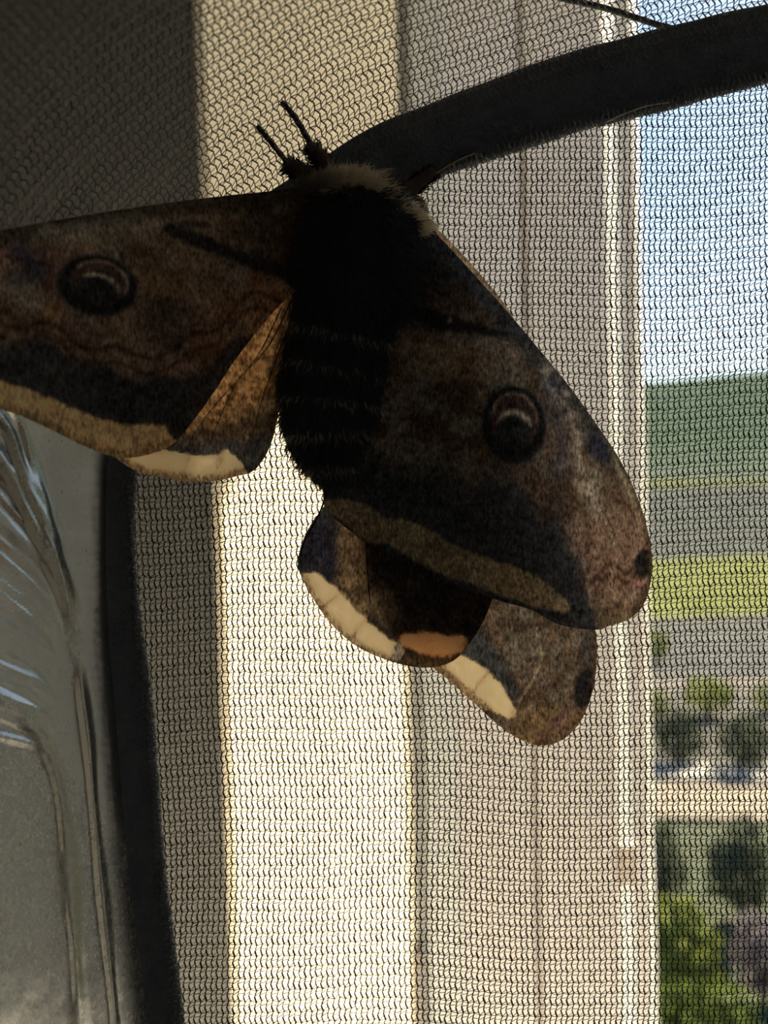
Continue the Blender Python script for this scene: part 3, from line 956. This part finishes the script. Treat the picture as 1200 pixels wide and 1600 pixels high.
def paint_lf(q):
    x, y = q[:, 0], q[:, 1]
    col = mottled(q, BROWN * 0.75, BROWN * 1.45, 60, 3)
    col = lay(col, 0.55 * sst(0.45, 0.7, fbm(q, 38, 11)), GREY * 1.1)
    col = lay(col, 0.5 * sst(0.55, 0.75, fbm(q, 90, 31)), np.array([0.15, 0.075, 0.06]))
    # costal band
    cy = np.interp(x, [-330, -120, 0, 100, 200, 300, 400, 480], [470, 385, 360, 342, 326, 312, 300, 290])
    col = lay(col, (1 - sst(16, 34, y - cy + 8 * (fbm(q, 30, 5) - 0.5))) * 0.85, np.array([0.040, 0.036, 0.032]))
    m, _ = band(q, [(70, 366), (130, 364), (185, 352), (240, 355)], 12, 14); col = lay(col, 0.45 * m, GREY * 1.5)
    m, _ = band(q, [(30, 395), (60, 425), (20, 440)], 16, 16); col = lay(col, 0.8 * m, NAVY * 2.2)
    m, _ = band(q, [(-60, 440), (10, 450), (60, 470)], 16, 16); col = lay(col, 0.4 * m, GREY * 1.3)
    # root field and antemedial stroke
    rootm = sst(0, 26, (x - 330) * 0.38 - (y - 392) + 12)
    col = lay(col, sst(240, 420, x) * sst(-8, 40, 392 + (x - 330) * 0.34 - y) * 0.9, np.array([0.022, 0.018, 0.015]))
    m, _ = band(q, [(262, 356), (300, 372), (345, 390), (400, 410), (440, 424), (475, 438)], [9, 12, 12, 12, 14, 18], 6); col = lay(col, 0.96 * m, BLACK)
    m, _ = band(q, [(262, 356), (290, 350), (330, 352)], [8, 7, 2], 5); col = lay(col, 0.8 * m, BLACK)
    # discal shade behind the eyespot
    r, _ = ell(q, (262, 505), 44, 50, 20); col = lay(col, 0.62 * (1 - sst(0.45, 1.25, r + 0.5 * (fbm(q, 30, 9) - 0.5))), np.array([0.050, 0.046, 0.042]))
    r, _ = ell(q, (370, 500), 70, 46, -35); col = lay(col, 0.45 * (1 - sst(0.5, 1.2, r)), np.array([0.19, 0.115, 0.055]))
    r, _ = ell(q, (82, 488), 22, 22); col = lay(col, 0.7 * (1 - sst(0.4, 1.1, r)), OCHRE)
    r, _ = ell(q, (250, 440), 60, 26, 10); col = lay(col, 0.4 * (1 - sst(0.4, 1.2, r)), OCHRE * 0.9)
    # wavy postmedial lines
    ph = np.sin(x / 17.0) * 9
    for k, (dy, c, w) in enumerate([(0, np.array([0.05, 0.03, 0.025]), 5), (12, PINK * 0.85, 4), (24, np.array([0.055, 0.035, 0.03]), 4)]):
        yy = np.interp(x, [-300, 0, 60, 130, 200, 280, 340, 380], [500, 515, 520, 548, 570, 560, 520, 480]) + ph + dy - 14
        col = lay(col, 0.75 * np.exp(-((y - yy) / w) ** 2), c)
    # dark submarginal field
    yy = np.interp(x, [-300, 0, 40, 100, 160, 220, 280, 320, 350, 372], [505, 535, 528, 548, 575, 590, 590, 575, 545, 520]) + np.sin(x / 15.0) * 6 + 10 * (fbm(q, 24, 41) - 0.5)
    col = lay(col, sst(-7, 10, y - yy) * 0.97, DARK * 0.62)
    # cream margin
    top = np.interp(x, [-320, -200, -100, 0, 60, 120, 160, 200, 235, 258, 274], [545, 560, 575, 595, 614, 641, 655, 664, 662, 668, 690]) + 3.0 * (fbm(q, 9, 51, 2) - 0.5) * 2
    mk = sst(-3, 3, y - top)
    col = lay(col, mk, CREAM * np.array([0.62, 0.58, 0.52]))  # weaker backlight here is put into a dimmer cream
    bot = np.interp(x, [-320, -200, -100, 0, 60, 120, 190, 275], [575, 602, 622, 640, 662, 692, 718, 694])
    col = lay(col, mk * sst(-24, 0, y - bot) * 0.65, np.array([0.19, 0.12, 0.065]))
    for vx in (56, 127, 200, -30):
        col = lay(col, mk * 0.4 * np.exp(-((x - vx - 0.2 * (y - 640)) / 2.5) ** 2), np.array([0.16, 0.10, 0.06]))
    col = eyespot(col, q, (152, 446), 65, 49, 10, (0.45, -0.89))
    return col


out_lf = [(500, 296), (400, 301), (300, 312), (200, 326), (100, 342), (0, 360), (-120, 385), (-240, 425), (-318, 490), (-325, 545), (-290, 590), (-200, 606),
          (-100, 624), (0, 640), (60, 662), (120, 692), (165, 710), (200, 716), (240, 708), (272, 692), (300, 660), (335, 612), (362, 570), (400, 520), (440, 474), (475, 446), (520, 420), (540, 350)]
wing('forewing', out_lf, d_lf, paint_lf, moth)


def paint_lh(q):
    x, y = q[:, 0], q[:, 1]
    col = mottled(q, np.array([0.27, 0.135, 0.058]), np.array([0.70, 0.41, 0.19]), 9, 13)  # gold flecks paint sun glints into the brown wing
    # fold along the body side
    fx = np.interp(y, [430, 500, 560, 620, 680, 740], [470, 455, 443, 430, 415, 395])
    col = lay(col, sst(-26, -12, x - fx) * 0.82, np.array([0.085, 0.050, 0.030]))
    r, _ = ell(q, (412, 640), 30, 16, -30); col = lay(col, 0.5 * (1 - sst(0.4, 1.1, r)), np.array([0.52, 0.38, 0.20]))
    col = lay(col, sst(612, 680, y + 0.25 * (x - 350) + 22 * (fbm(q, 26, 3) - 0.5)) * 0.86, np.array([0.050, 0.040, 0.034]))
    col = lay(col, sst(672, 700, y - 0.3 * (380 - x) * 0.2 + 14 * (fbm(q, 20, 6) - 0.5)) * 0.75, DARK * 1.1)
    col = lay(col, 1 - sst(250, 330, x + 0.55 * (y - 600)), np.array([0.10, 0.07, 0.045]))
    # cream margin
    top = np.interp(x, [100, 190, 225, 260, 300, 340, 352, 366, 392], [660, 712, 708, 703, 712, 712, 702, 712, 738]) + 5 * (fbm(q, 7, 5, 2) - 0.5)
    mk = sst(-2.5, 2.5, y - top) * (1 - sst(0, 3, x - (372 + (y - 715) * 0.55)))
    col = lay(col, mk, CREAM)
    bot = np.interp(x, [190, 230, 290, 340, 392], [722, 742, 753, 750, 738])
    col = lay(col, mk * sst(-20, 0, y - bot) * 0.65, np.array([0.30, 0.19, 0.09]))
    for vx in (292, 343):
        col = lay(col, mk * 0.5 * np.exp(-((x - vx + 0.3 * (y - 720)) / 7) ** 2), np.array([0.34, 0.25, 0.15]))
    return col


out_lh = [(480, 430), (466, 472), (457, 525), (447, 585), (436, 640), (428, 680), (414, 714), (394, 737), (370, 744), (340, 751), (300, 753), (260, 747), (220, 738),
          (190, 722), (160, 690), (140, 640), (150, 560), (210, 490), (330, 430), (420, 410)]
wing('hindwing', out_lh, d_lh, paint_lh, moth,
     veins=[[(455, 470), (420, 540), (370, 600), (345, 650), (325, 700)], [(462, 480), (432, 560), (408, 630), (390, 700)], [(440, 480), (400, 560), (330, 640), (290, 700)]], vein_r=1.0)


def paint_rf(q):
    x, y = q[:, 0], q[:, 1]
    col = mottled(q, BROWN * 0.65, BROWN * 1.25, 70, 5)
    cx = np.interp(y, [345, 430, 485, 545, 605, 660, 710, 760, 810, 860, 900, 960], [660, 740, 790, 840, 890, 930, 965, 990, 1008, 1018, 1018, 990])
    dc = cx - x                                     # distance from the leading edge
    col = lay(col, 0.6 * sst(0.45, 0.7, fbm(q, 34, 15)), GREY * 1.15)
    col = lay(col, sst(560, 430, y) * 0.9, np.array([0.030, 0.028, 0.030]))
    r, _ = ell(q, (690, 560), 110, 44, 10); col = lay(col, 0.6 * (1 - sst(0.3, 1.1, r + 0.3 * (fbm(q, 28, 4) - 0.5))), np.array([0.30, 0.215, 0.14]))
    r, _ = ell(q, (780, 545), 50, 40, 40); col = lay(col, 0.5 * (1 - sst(0.3, 1.1, r)), GREY * 1.7)
    m, _ = band(q, [(545, 478), (620, 482), (700, 505), (760, 518), (800, 522)], [16, 14, 14, 11, 6], 8); col = lay(col, 0.95 * m, BLACK)
    r, _ = ell(q, (703, 500), 4, 6); col = lay(col, 0.7 * (1 - sst(0.4, 1.0, r)), PINK * 2)
    # leading edge: blue grey, then a pale dusted streak
    col = lay(col, (1 - sst(18, 46, dc + 12 * (fbm(q, 26, 9) - 0.5))) * (1 - sst(680, 800, y)) * 0.85, np.array([0.050, 0.055, 0.068]))
    m, t = band(q, [(846, 572), (880, 625), (898, 680), (915, 740), (930, 800), (950, 860)], [8, 10, 9, 12, 14, 10], 12)
    col = lay(col, m * sst(0.35, 0.65, fbm(q, 13, 21)) * 0.85, np.array([0.42, 0.39, 0.36]))
    m, t = band(q, [(950, 690), (975, 745), (995, 800), (1004, 850)], [4, 5, 5, 4], 5); col = lay(col, m * 0.6, np.array([0.33, 0.32, 0.24]))
    r, _ = ell(q, (935, 700), 22, 30, -30); col = lay(col, 0.9 * (1 - sst(0.5, 1.15, r + 0.3 * (fbm(q, 14, 3) - 0.5))), NAVY * 2)
    m, t = band(q, [(860, 600), (880, 680), (880, 730)], 14, 14); col = lay(col, m * 0.45, NAVY * 4)
    # rosy tip with wavy lines
    tip = sst(770, 850, y - 0.55 * (900 - x) * sst(900, 840, x) + 0.18 * (x - 900)) * sst(848, 890, x)
    col = lay(col, tip * 0.9, np.array([0.27, 0.18, 0.14]))
    col = lay(col, tip * 0.5 * sst(0.45, 0.7, fbm(q, 22, 33)), np.array([0.42, 0.33, 0.27]))
    for dx, w in ((0, 5), (20, 4)):
        cy = 898 + dx * 0.8 - 0.006 * (x - 930) ** 2 + 13 * np.sin((x - 905) / 10.0)
        col = lay(col, tip * 0.95 * np.exp(-((y - cy) / w) ** 2), np.array([0.10, 0.04, 0.03]))
    for vx in (915, 945, 975):
        col = lay(col, tip * 0.4 * np.exp(-((x - vx + 0.12 * (y - 880)) / 6) ** 2), np.array([0.17, 0.09, 0.07]))
    col = lay(col, sst(935, 965, y) * sst(905, 930, x) * 0.6, np.array([0.16, 0.13, 0.07]))
    r, _ = ell(q, (1006, 880), 15, 23, 8); col = lay(col, 0.97 * (1 - sst(0.8, 1.1, r)), BLACK)
    r, _ = ell(q, (995, 915), 13, 12); col = lay(col, 0.6 * (1 - sst(0.5, 1.1, r)), np.array([0.42, 0.24, 0.24]))
    r, _ = ell(q, (900, 880), 14, 14); col = lay(col, 0.7 * (1 - sst(0.5, 1.1, r)), DARK)
    col = lay(col, (1 - sst(3, 8, dc)) * sst(640, 720, y) * 0.7, np.array([0.09, 0.06, 0.04]))
    # dark field before the margin; its slanted end paints in shade of the wing behind
    yy = np.interp(x, [500, 560, 640, 720, 780, 830, 870, 900], [700, 720, 730, 745, 752, 770, 800, 850]) + np.sin(x / 16.0) * 6
    col = lay(col, sst(-40, 25, y - yy + 18 * (fbm(q, 40, 7) - 0.5)) * (1 - sst(-6, 20, x - (842 + (y - 740) * 0.37))) * 0.95, DARK * 0.8)
    r, _ = ell(q, (845, 770), 26, 60, -12); col = lay(col, 0.6 * (1 - sst(0.3, 1.1, r)), np.array([0.17, 0.105, 0.075]))
    # cream margin along the outer edge
    m, t = band(q, [(518, 792), (548, 800), (585, 825), (620, 832), (660, 852), (700, 874), (760, 896), (820, 918), (880, 948)], [12, 22, 20, 26, 24, 22, 24, 22, 10], 3)
    jag = sst(0.25, 0.6, fbm(q, 8, 61, 2) + 0.25)
    col = lay(col, m * (0.55 + 0.45 * fbm(q, 40, 8)), CREAM * 0.40)  # dimming by the wings behind is put into the cream colour
    for tv in (0.2, 0.42, 0.56, 0.74):
        col = lay(col, m * 0.6 * np.exp(-((t - tv) / 0.016) ** 2), np.array([0.20, 0.13, 0.08]))
    for vn in ([(860, 620), (905, 720), (940, 800), (962, 862), (950, 920), (932, 976)], [(850, 760), (895, 830), (912, 880), (925, 950)]):
        m, t = band(q, vn, 1.2, 1.6); col = lay(col, m * 0.5 * sst(0.15, 0.5, t), np.array([0.50, 0.44, 0.37]))
    col = eyespot(col, q, (803, 664), 52, 63, -8, (0.12, -0.99))
    return col


out_rf = [(600, 340), (636, 338), (660, 347), (692, 376), (740, 428), (790, 484), (840, 543), (890, 604), (930, 660), (965, 712), (990, 762), (1008, 812), (1018, 862), (1018, 902),
          (1006, 944), (984, 967), (955, 977), (930, 984), (873, 976), (830, 953), (778, 938), (720, 916), (680, 896), (640, 876), (595, 860), (550, 832), (516, 803), (505, 780), (510, 700), (525, 600), (545, 500), (565, 400)]
wing('forewing', out_rf, d_rf, paint_rf, moth)


def paint_rh(q):
    x, y = q[:, 0], q[:, 1]
    col = mottled(q, np.array([0.11, 0.075, 0.048]), np.array([0.24, 0.165, 0.10]), 14, 23)
    col = lay(col, (1 - sst(520, 536, x + 0.05 * (y - 850))) * 0.93, NAVY * 1.3)
    col = lay(col, sst(566, 580, x - 0.02 * (y - 850)) * 0.88, np.array([0.035, 0.032, 0.032]))
    r, _ = ell(q, (600, 945), 28, 45, -30); col = lay(col, 0.7 * (1 - sst(0.3, 1.1, r)), np.array([0.26, 0.19, 0.12]))
    r, _ = ell(q, (542, 822), 20, 8, 35); col = lay(col, 0.8 * (1 - sst(0.4, 1.1, r)), np.array([0.48, 0.27, 0.18]))
    col = lay(col, (1 - sst(800, 830, y - 0.1 * (x - 500))) * 0.6, DARK)
    m, t = band(q, [(484, 905), (505, 935), (535, 968), (570, 995), (600, 1012), (618, 1018)], [15, 26, 26, 23, 20, 12], 3)
    m = m * sst(893, 899, y + 6 * (fbm(q, 7, 3, 2) - 0.5))
    col = lay(col, m, CREAM)
    col = lay(col, m * sst(0.94, 1.0, t), GREY * 1.6)
    for tv in (0.26, 0.62):
        col = lay(col, m * 0.5 * np.exp(-((t - tv) / 0.02) ** 2), np.array([0.36, 0.24, 0.13]))
    m, t = band(q, [(635, 1000), (660, 1004), (690, 1010), (718, 1006)], [10, 18, 18, 12], 3)
    col = lay(col, m, np.array([0.86, 0.56, 0.33]))  # darkening where the wing behind overlaps is painted in as orange
    col = lay(col, sst(1018, 1030, y) * sst(620, 640, x) * 0.7, np.array([0.12, 0.08, 0.05]))
    return col


out_rh = [(600, 420), (550, 560), (520, 700), (508, 785), (490, 812), (473, 845), (465, 880), (473, 906), (490, 937), (515, 972), (550, 1005), (590, 1026), (640, 1041), (680, 1042), (712, 1030),
          (736, 1002), (762, 955), (780, 880), (770, 700), (700, 520)]
wing('hindwing', out_rh, d_rh, paint_rh, moth,
     veins=[[(520, 740), (500, 800), (474, 850), (470, 880)], [(575, 700), (572, 830), (578, 940)]], vein_r=1.6)

# ---- body
spine = np.array([(552, 284, 26), (556, 302, 44), (560, 330, 66), (560, 370, 84), (556, 410, 88), (548, 450, 84), (538, 490, 76), (530, 530, 74), (520, 570, 75),
                  (514, 610, 74), (511, 650, 69), (512, 690, 56), (514, 720, 38), (515, 738, 20), (515, 746, 6)], float)
sp = catmull(spine, 8)
d_body = lambda y: np.interp(y, [280, 330, 420, 520, 740], [0.1885, 0.1855, 0.1850, 0.1875, 0.1905])


def body(parent, sp, dshift=0.0, name='body', seed=3):
    seg = 40
    a = np.linspace(0, 2 * math.pi, seg, endpoint=False)
    V = []; C = []
    tg = np.gradient(sp[:, :2], axis=0); tg /= np.linalg.norm(tg, axis=1)[:, None]
    nr = np.c_[-tg[:, 1], tg[:, 0]]
    for i, (x, y, r) in enumerate(sp):
        ringm = 1.0
        if y > 470:
            ringm = 1 + 0.035 * abs(math.sin((y - 470) / 52.0 * math.pi)) - 0.015
        q = np.array([x, y]) + nr[i] * (np.cos(a) * r * ringm)[:, None]
        Yd = d_body(y) + dshift + np.sin(a) * r * ringm * PXM * 0.72
        V.append(P(q[:, 0], q[:, 1], Yd))
        base = np.array([0.075, 0.080, 0.090])
        if y > 470:
            k = abs(((y - 470) / 52.0) % 1.0 - 0.5) * 2
            base = base + np.array([0.075, 0.065, 0.05]) * max(0, (k - 0.80) / 0.2)
        elif y < 318:
            base = np.array([0.16, 0.135, 0.10])
        C.append(np.repeat(base[None], seg, 0))
    V = np.concatenate(V); n = len(sp)
    kk = np.arange(n - 1)[:, None] * seg; s0 = np.arange(seg)[None]; s1 = (s0 + 1) % seg
    f = np.stack([kk + s0, kk + s1, kk + seg + s1, kk + seg + s0], -1).reshape(-1, 4)
    faces = [tuple(int(i) for i in q) for q in f] + [tuple(range(seg - 1, -1, -1)), tuple((n - 1) * seg + k for k in range(seg))]
    return mesh_obj(name, V, faces, M['fur'], parent, colors=np.concatenate(C)), V


def fur(name, roots, dirs, lens, width, cols, parent):
    """each hair is a slim bent blade"""
    n = len(roots)
    dirs = dirs / (np.linalg.norm(dirs, axis=1)[:, None] + 1e-9)
    side = np.cross(dirs, np.array([0, 1.0, 0])[None]); side /= np.linalg.norm(side, axis=1)[:, None] + 1e-9
    bend = rng.normal(0, 0.22, (n, 3))
    m = roots + dirs * lens[:, None] * 0.55
    t = roots + (dirs + bend) * lens[:, None]
    w = width if np.ndim(width) else np.full(n, width)
    V = np.stack([roots - side * w[:, None], roots + side * w[:, None], m + side * w[:, None] * 0.7, m - side * w[:, None] * 0.7, t], 1).reshape(-1, 3)
    b0 = np.arange(n)[:, None] * 5
    f = np.concatenate([b0 + np.array([[0, 1, 2]]), b0 + np.array([[0, 2, 3]]), b0 + np.array([[3, 2, 4]])])
    o = mesh_obj(name, V, f, M['fur'], parent, smooth=False, colors=np.repeat(cols, 5, 0))
    o['kind'] = 'stuff'
    return o


bo, bv = body(moth, sp)
seg = 40; nr_ = len(sp)
pick = rng.integers(0, nr_ * seg, 15000)
rt = bv[pick]; row = pick // seg
cen = P(sp[row, 0], sp[row, 1], d_body(sp[row, 1]))
outd = rt - cen; outd /= np.linalg.norm(outd, axis=1)[:, None] + 1e-9
yy = sp[row, 1]
down = np.array([0.0, 0, -1.0])[None]
lay_ = np.where(yy < 330, 0.15, np.where(yy < 470, 0.7, 2.2))[:, None]
dirs = outd + down * lay_ + rng.normal(0, 0.25, (len(rt), 3))
lens = np.where(yy < 470, 0.0030, 0.0016) * (0.6 + 0.7 * rng.random(len(rt)))
kband = np.abs(((yy - 470) / 52.0) % 1.0 - 0.5) * 2
cols = np.repeat(np.array([[0.075, 0.080, 0.090]]), len(rt), 0)
cols = np.where(((yy > 470) & (kband > 0.86))[:, None], np.array([[0.34, 0.32, 0.28]]), cols)
cols = np.where((yy < 294)[:, None], np.array([[0.62, 0.52, 0.38]]), cols)
cols = cols * (0.6 + 0.8 * rng.random((len(rt), 1)))
rt = rt + rng.normal(0, 0.0004, rt.shape)
fur('fur', rt, dirs, lens, 0.00011, cols, bo)

# pale collar of long hair around the neck
cpath = catmull([(470, 300), (500, 288), (535, 280), (570, 284), (598, 303), (622, 326), (648, 345), (662, 362)], 30)
nC = 4200
ti = rng.integers(0, len(cpath), nC)
tg = np.gradient(cpath, axis=0); tg /= np.linalg.norm(tg, axis=1)[:, None]
cn = np.c_[tg[:, 1], -tg[:, 0]]
off = rng.normal(0, 1, nC) * 5 + 3
cq = cpath[ti] + cn[ti] * off[:, None]
cy_ = np.interp(cpath[ti, 0], [470, 540, 660], [0.1860, 0.1815, 0.1885]) + rng.normal(0, 0.0012, nC)
croot = P(cq[:, 0], cq[:, 1], cy_)
cd = np.stack([cn[ti, 0] * 0.7 + tg[ti, 0] * 0.5, -0.2 + 0 * off, -(cn[ti, 1] * 0.7 + tg[ti, 1] * 0.5)], 1) + rng.normal(0, 0.35, (nC, 3))
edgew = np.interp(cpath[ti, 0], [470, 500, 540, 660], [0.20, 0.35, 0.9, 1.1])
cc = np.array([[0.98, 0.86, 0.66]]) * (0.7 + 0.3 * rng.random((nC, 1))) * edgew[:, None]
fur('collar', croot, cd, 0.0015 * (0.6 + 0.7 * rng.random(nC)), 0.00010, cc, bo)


def leg(parent, tib, tar, rt_px, rr_px, y0=0.190, y1=0.1955, fur_col=(0.016, 0.015, 0.016), name='leg'):
    """hairy tibia and a slim jointed tarsus with two claws"""
    c = catmull(tib, 8); n = len(c)
    Yt = np.linspace(y0, (y0 + y1) / 2, n)
    rad = rt_px * PXM * (0.75 + 0.35 * np.sin(np.linspace(0.25, 2.9, n)))
    parts = [tube(P(c[:, 0], c[:, 1], Yt), rad, 14)]
    s = catmull(tar, 10); m = len(s)
    Ys = np.linspace((y0 + y1) / 2, y1, m)
    rs = rr_px * PXM * (1 + 0.28 * np.abs(np.sin(np.linspace(0, 5 * math.pi, m))))
    parts.append(tube(P(s[:, 0], s[:, 1], Ys), rs, 10))
    e = s[-1]; d = (s[-1] - s[-4]); d /= np.linalg.norm(d); nrm = np.array([-d[1], d[0]])
    for sg in (-1, 1):
        k = np.array([e, e + d * 5 + nrm * sg * 4, e + d * 6 + nrm * sg * 9])
        parts.append(tube(P(k[:, 0], k[:, 1], [y1, y1 + 0.001, y1 + 0.002]), [0.9 * PXM, 0.7 * PXM, 0.3 * PXM], 6))
    v, f = merge(parts)
    o = mesh_obj(name, v, f, M['chitin'], parent)
    nf = 700
    i = rng.integers(0, n, nf)
    tg_ = np.gradient(c, axis=0); tg_ /= np.linalg.norm(tg_, axis=1)[:, None]; nn2 = np.c_[-tg_[:, 1], tg_[:, 0]]
    side = rng.uniform(-1, 1, nf)
    qq = c[i] + nn2[i] * (side * rad[i] / PXM)[:, None]
    dd = np.stack([nn2[i, 0] * side + tg_[i, 0] * 0.9, rng.normal(0, 0.4, nf), -(nn2[i, 1] * side + tg_[i, 1] * 0.9)], 1)
    fur('leg_hair', P(qq[:, 0], qq[:, 1], Yt[i] - 0.0004), dd, 0.0010 * (0.5 + rng.random(nf)), 0.00010, np.array(fur_col)[None] * (0.6 + 0.8 * rng.random((nf, 1))), o)
    return o


leg(moth, [(518, 296), (488, 278), (468, 268), (449, 257)], [(452, 258), (436, 238), (420, 218), (403, 198)], 12.5, 3.6)
leg(moth, [(530, 290), (512, 266), (500, 248), (485, 230)], [(488, 232), (474, 205), (458, 180), (441, 160)], 12.5, 3.8)
leg(moth, [(610, 318), (632, 303), (655, 286), (676, 270)], [(672, 274), (698, 258), (720, 246), (740, 238)], 11.0, 2.2, fur_col=(0.03, 0.024, 0.02))

# ---- the second moth, clinging to the net behind the first
mate = empty('moth', P(640, 700, 0.1985), 'second brown moth behind the spread-winged one, only its lower wing tip showing', 'moth', None)


def paint_mf(q):
    x, y = q[:, 0], q[:, 1]
    col = mottled(q, BROWN * 0.6, BROWN * 1.2, 44, 9)
    col = lay(col, 0.65 * sst(0.42, 0.68, fbm(q, 24, 25)) * sst(900, 960, y), GREY * 1.0)
    col = lay(col, (1 - sst(820, 960, y)) * 0.75, DARK * 1.6)
    # pale leading edge near the root
    cx = np.interp(y, [345, 368, 420, 485, 600, 700, 790, 860, 920, 985, 1010], [660, 690, 744, 798, 838, 852, 868, 890, 912, 930, 932])
    col = lay(col, (1 - sst(14, 22, cx - x)) * (1 - sst(520, 600, y)), np.array([0.58, 0.47, 0.40]))
    # dark field beside the margin
    m, t = band(q, [(660, 960), (720, 1005), (770, 1050), (800, 1080)], [40, 40, 30, 14], 10); col = lay(col, 0.93 * m, DARK)
    m, t = band(q, [(665, 1020), (700, 1040), (735, 1062), (768, 1088), (796, 1112)], [14, 24, 27, 24, 10], 3)
    col = lay(col, m, CREAM * 1.05)
    edge_px = catmull([(600, 985), (640, 1020), (680, 1048), (740, 1100), (800, 1150)], 10)
    de, _ = poly_dist(q, edge_px)
    col = lay(col, (1 - sst(8, 20, de)) * m * 0.7, np.array([0.28, 0.17, 0.09]))
    for tv in (0.22, 0.60):
        col = lay(col, m * 0.6 * np.exp(-((t - tv) / 0.018) ** 2), np.array([0.33, 0.22, 0.12]))
    tip = sst(1085, 1125, y + 0.15 * (x - 850)) * sst(790, 820, x)
    col = lay(col, tip * 0.85, np.array([0.20, 0.125, 0.08]))
    col = lay(col, tip * 0.7 * sst(0.45, 0.7, fbm(q, 18, 71)), np.array([0.34, 0.25, 0.12]))
    r, _ = ell(q, (880, 1122), 30, 14, -35); col = lay(col, 0.55 * (1 - sst(0.4, 1.1, r)), np.array([0.20, 0.11, 0.13]))
    for k, (dx, c) in enumerate([(0, np.array([0.11, 0.06, 0.04])), (16, np.array([0.12, 0.065, 0.045]))]):
        cy = 1068 + dx + 10 * np.sin((x - 800) / 12.0) - 0.003 * (x - 850) ** 2
        col = lay(col, 0.55 * np.exp(-((y - cy) / 4.0) ** 2) * sst(795, 815, x), c)
    m, t = band(q, [(838, 980), (845, 1030), (825, 1075), (796, 1118)], 1.5, 2); col = lay(col, m * 0.55, np.array([0.55, 0.46, 0.34]))
    r, _ = ell(q, (912, 1076), 15, 33, 8); col = lay(col, 0.97 * (1 - sst(0.8, 1.12, r)), BLACK)
    m, t = band(q, [(916, 1000), (920, 1040)], [10, 10], 8); col = lay(col, 0.6 * m, DARK)
    col = lay(col, (1 - sst(5, 12, cx - x)) * sst(940, 1000, y) * 0.5, np.array([0.10, 0.07, 0.045]))
    return col


out_mf = [(610, 380), (650, 345), (676, 352), (712, 386), (750, 428), (792, 480), (818, 530), (840, 600), (853, 700), (868, 790), (890, 860), (912, 920), (929, 982), (933, 1025), (926, 1080), (908, 1126),
          (880, 1155), (850, 1165), (818, 1158), (780, 1134), (740, 1098), (700, 1062), (672, 1040), (640, 1012), (610, 960), (580, 860), (570, 700), (580, 520)]
wing('forewing', out_mf, d_mf, paint_mf, mate)


def paint_mh(q):
    x, y = q[:, 0], q[:, 1]
    col = mottled(q, BROWN * 0.7, BROWN * 1.5, 36, 19)
    col = lay(col, sst(930, 970, y + 12 * (fbm(q, 20, 3) - 0.5)) * 0.7, DARK * 1.5)
    m, t = band(q, [(630, 1000), (660, 1006), (690, 1010), (720, 1000)], [12, 18, 18, 12], 3)
    return lay(col, m, CREAM)


out_mh = [(625, 450), (590, 560), (566, 700), (566, 860), (592, 950), (622, 1002), (660, 1032), (698, 1030), (730, 1002), (756, 940), (766, 820), (740, 640), (690, 500)]
wing('hindwing', out_mh, d_mh, paint_mh, mate)
sp2 = catmull(np.array([(640, 345, 14), (646, 360, 28), (650, 390, 44), (646, 430, 50), (640, 480, 44), (632, 540, 40), (624, 610, 40), (618, 680, 30), (616, 720, 14), (616, 728, 4)], float), 8)
body(mate, sp2, 0.0095)
# hairy foreleg knob of the second moth peeping out beside the collar
kn = catmull([(612, 318), (630, 316), (645, 316), (654, 322)], 6)
leg(mate, [(640, 352), (648, 340), (652, 328), (650, 316)], [(650, 318), (642, 308), (632, 304), (626, 306)], 10, 5, 0.1945, 0.1975, fur_col=(0.30, 0.22, 0.15))
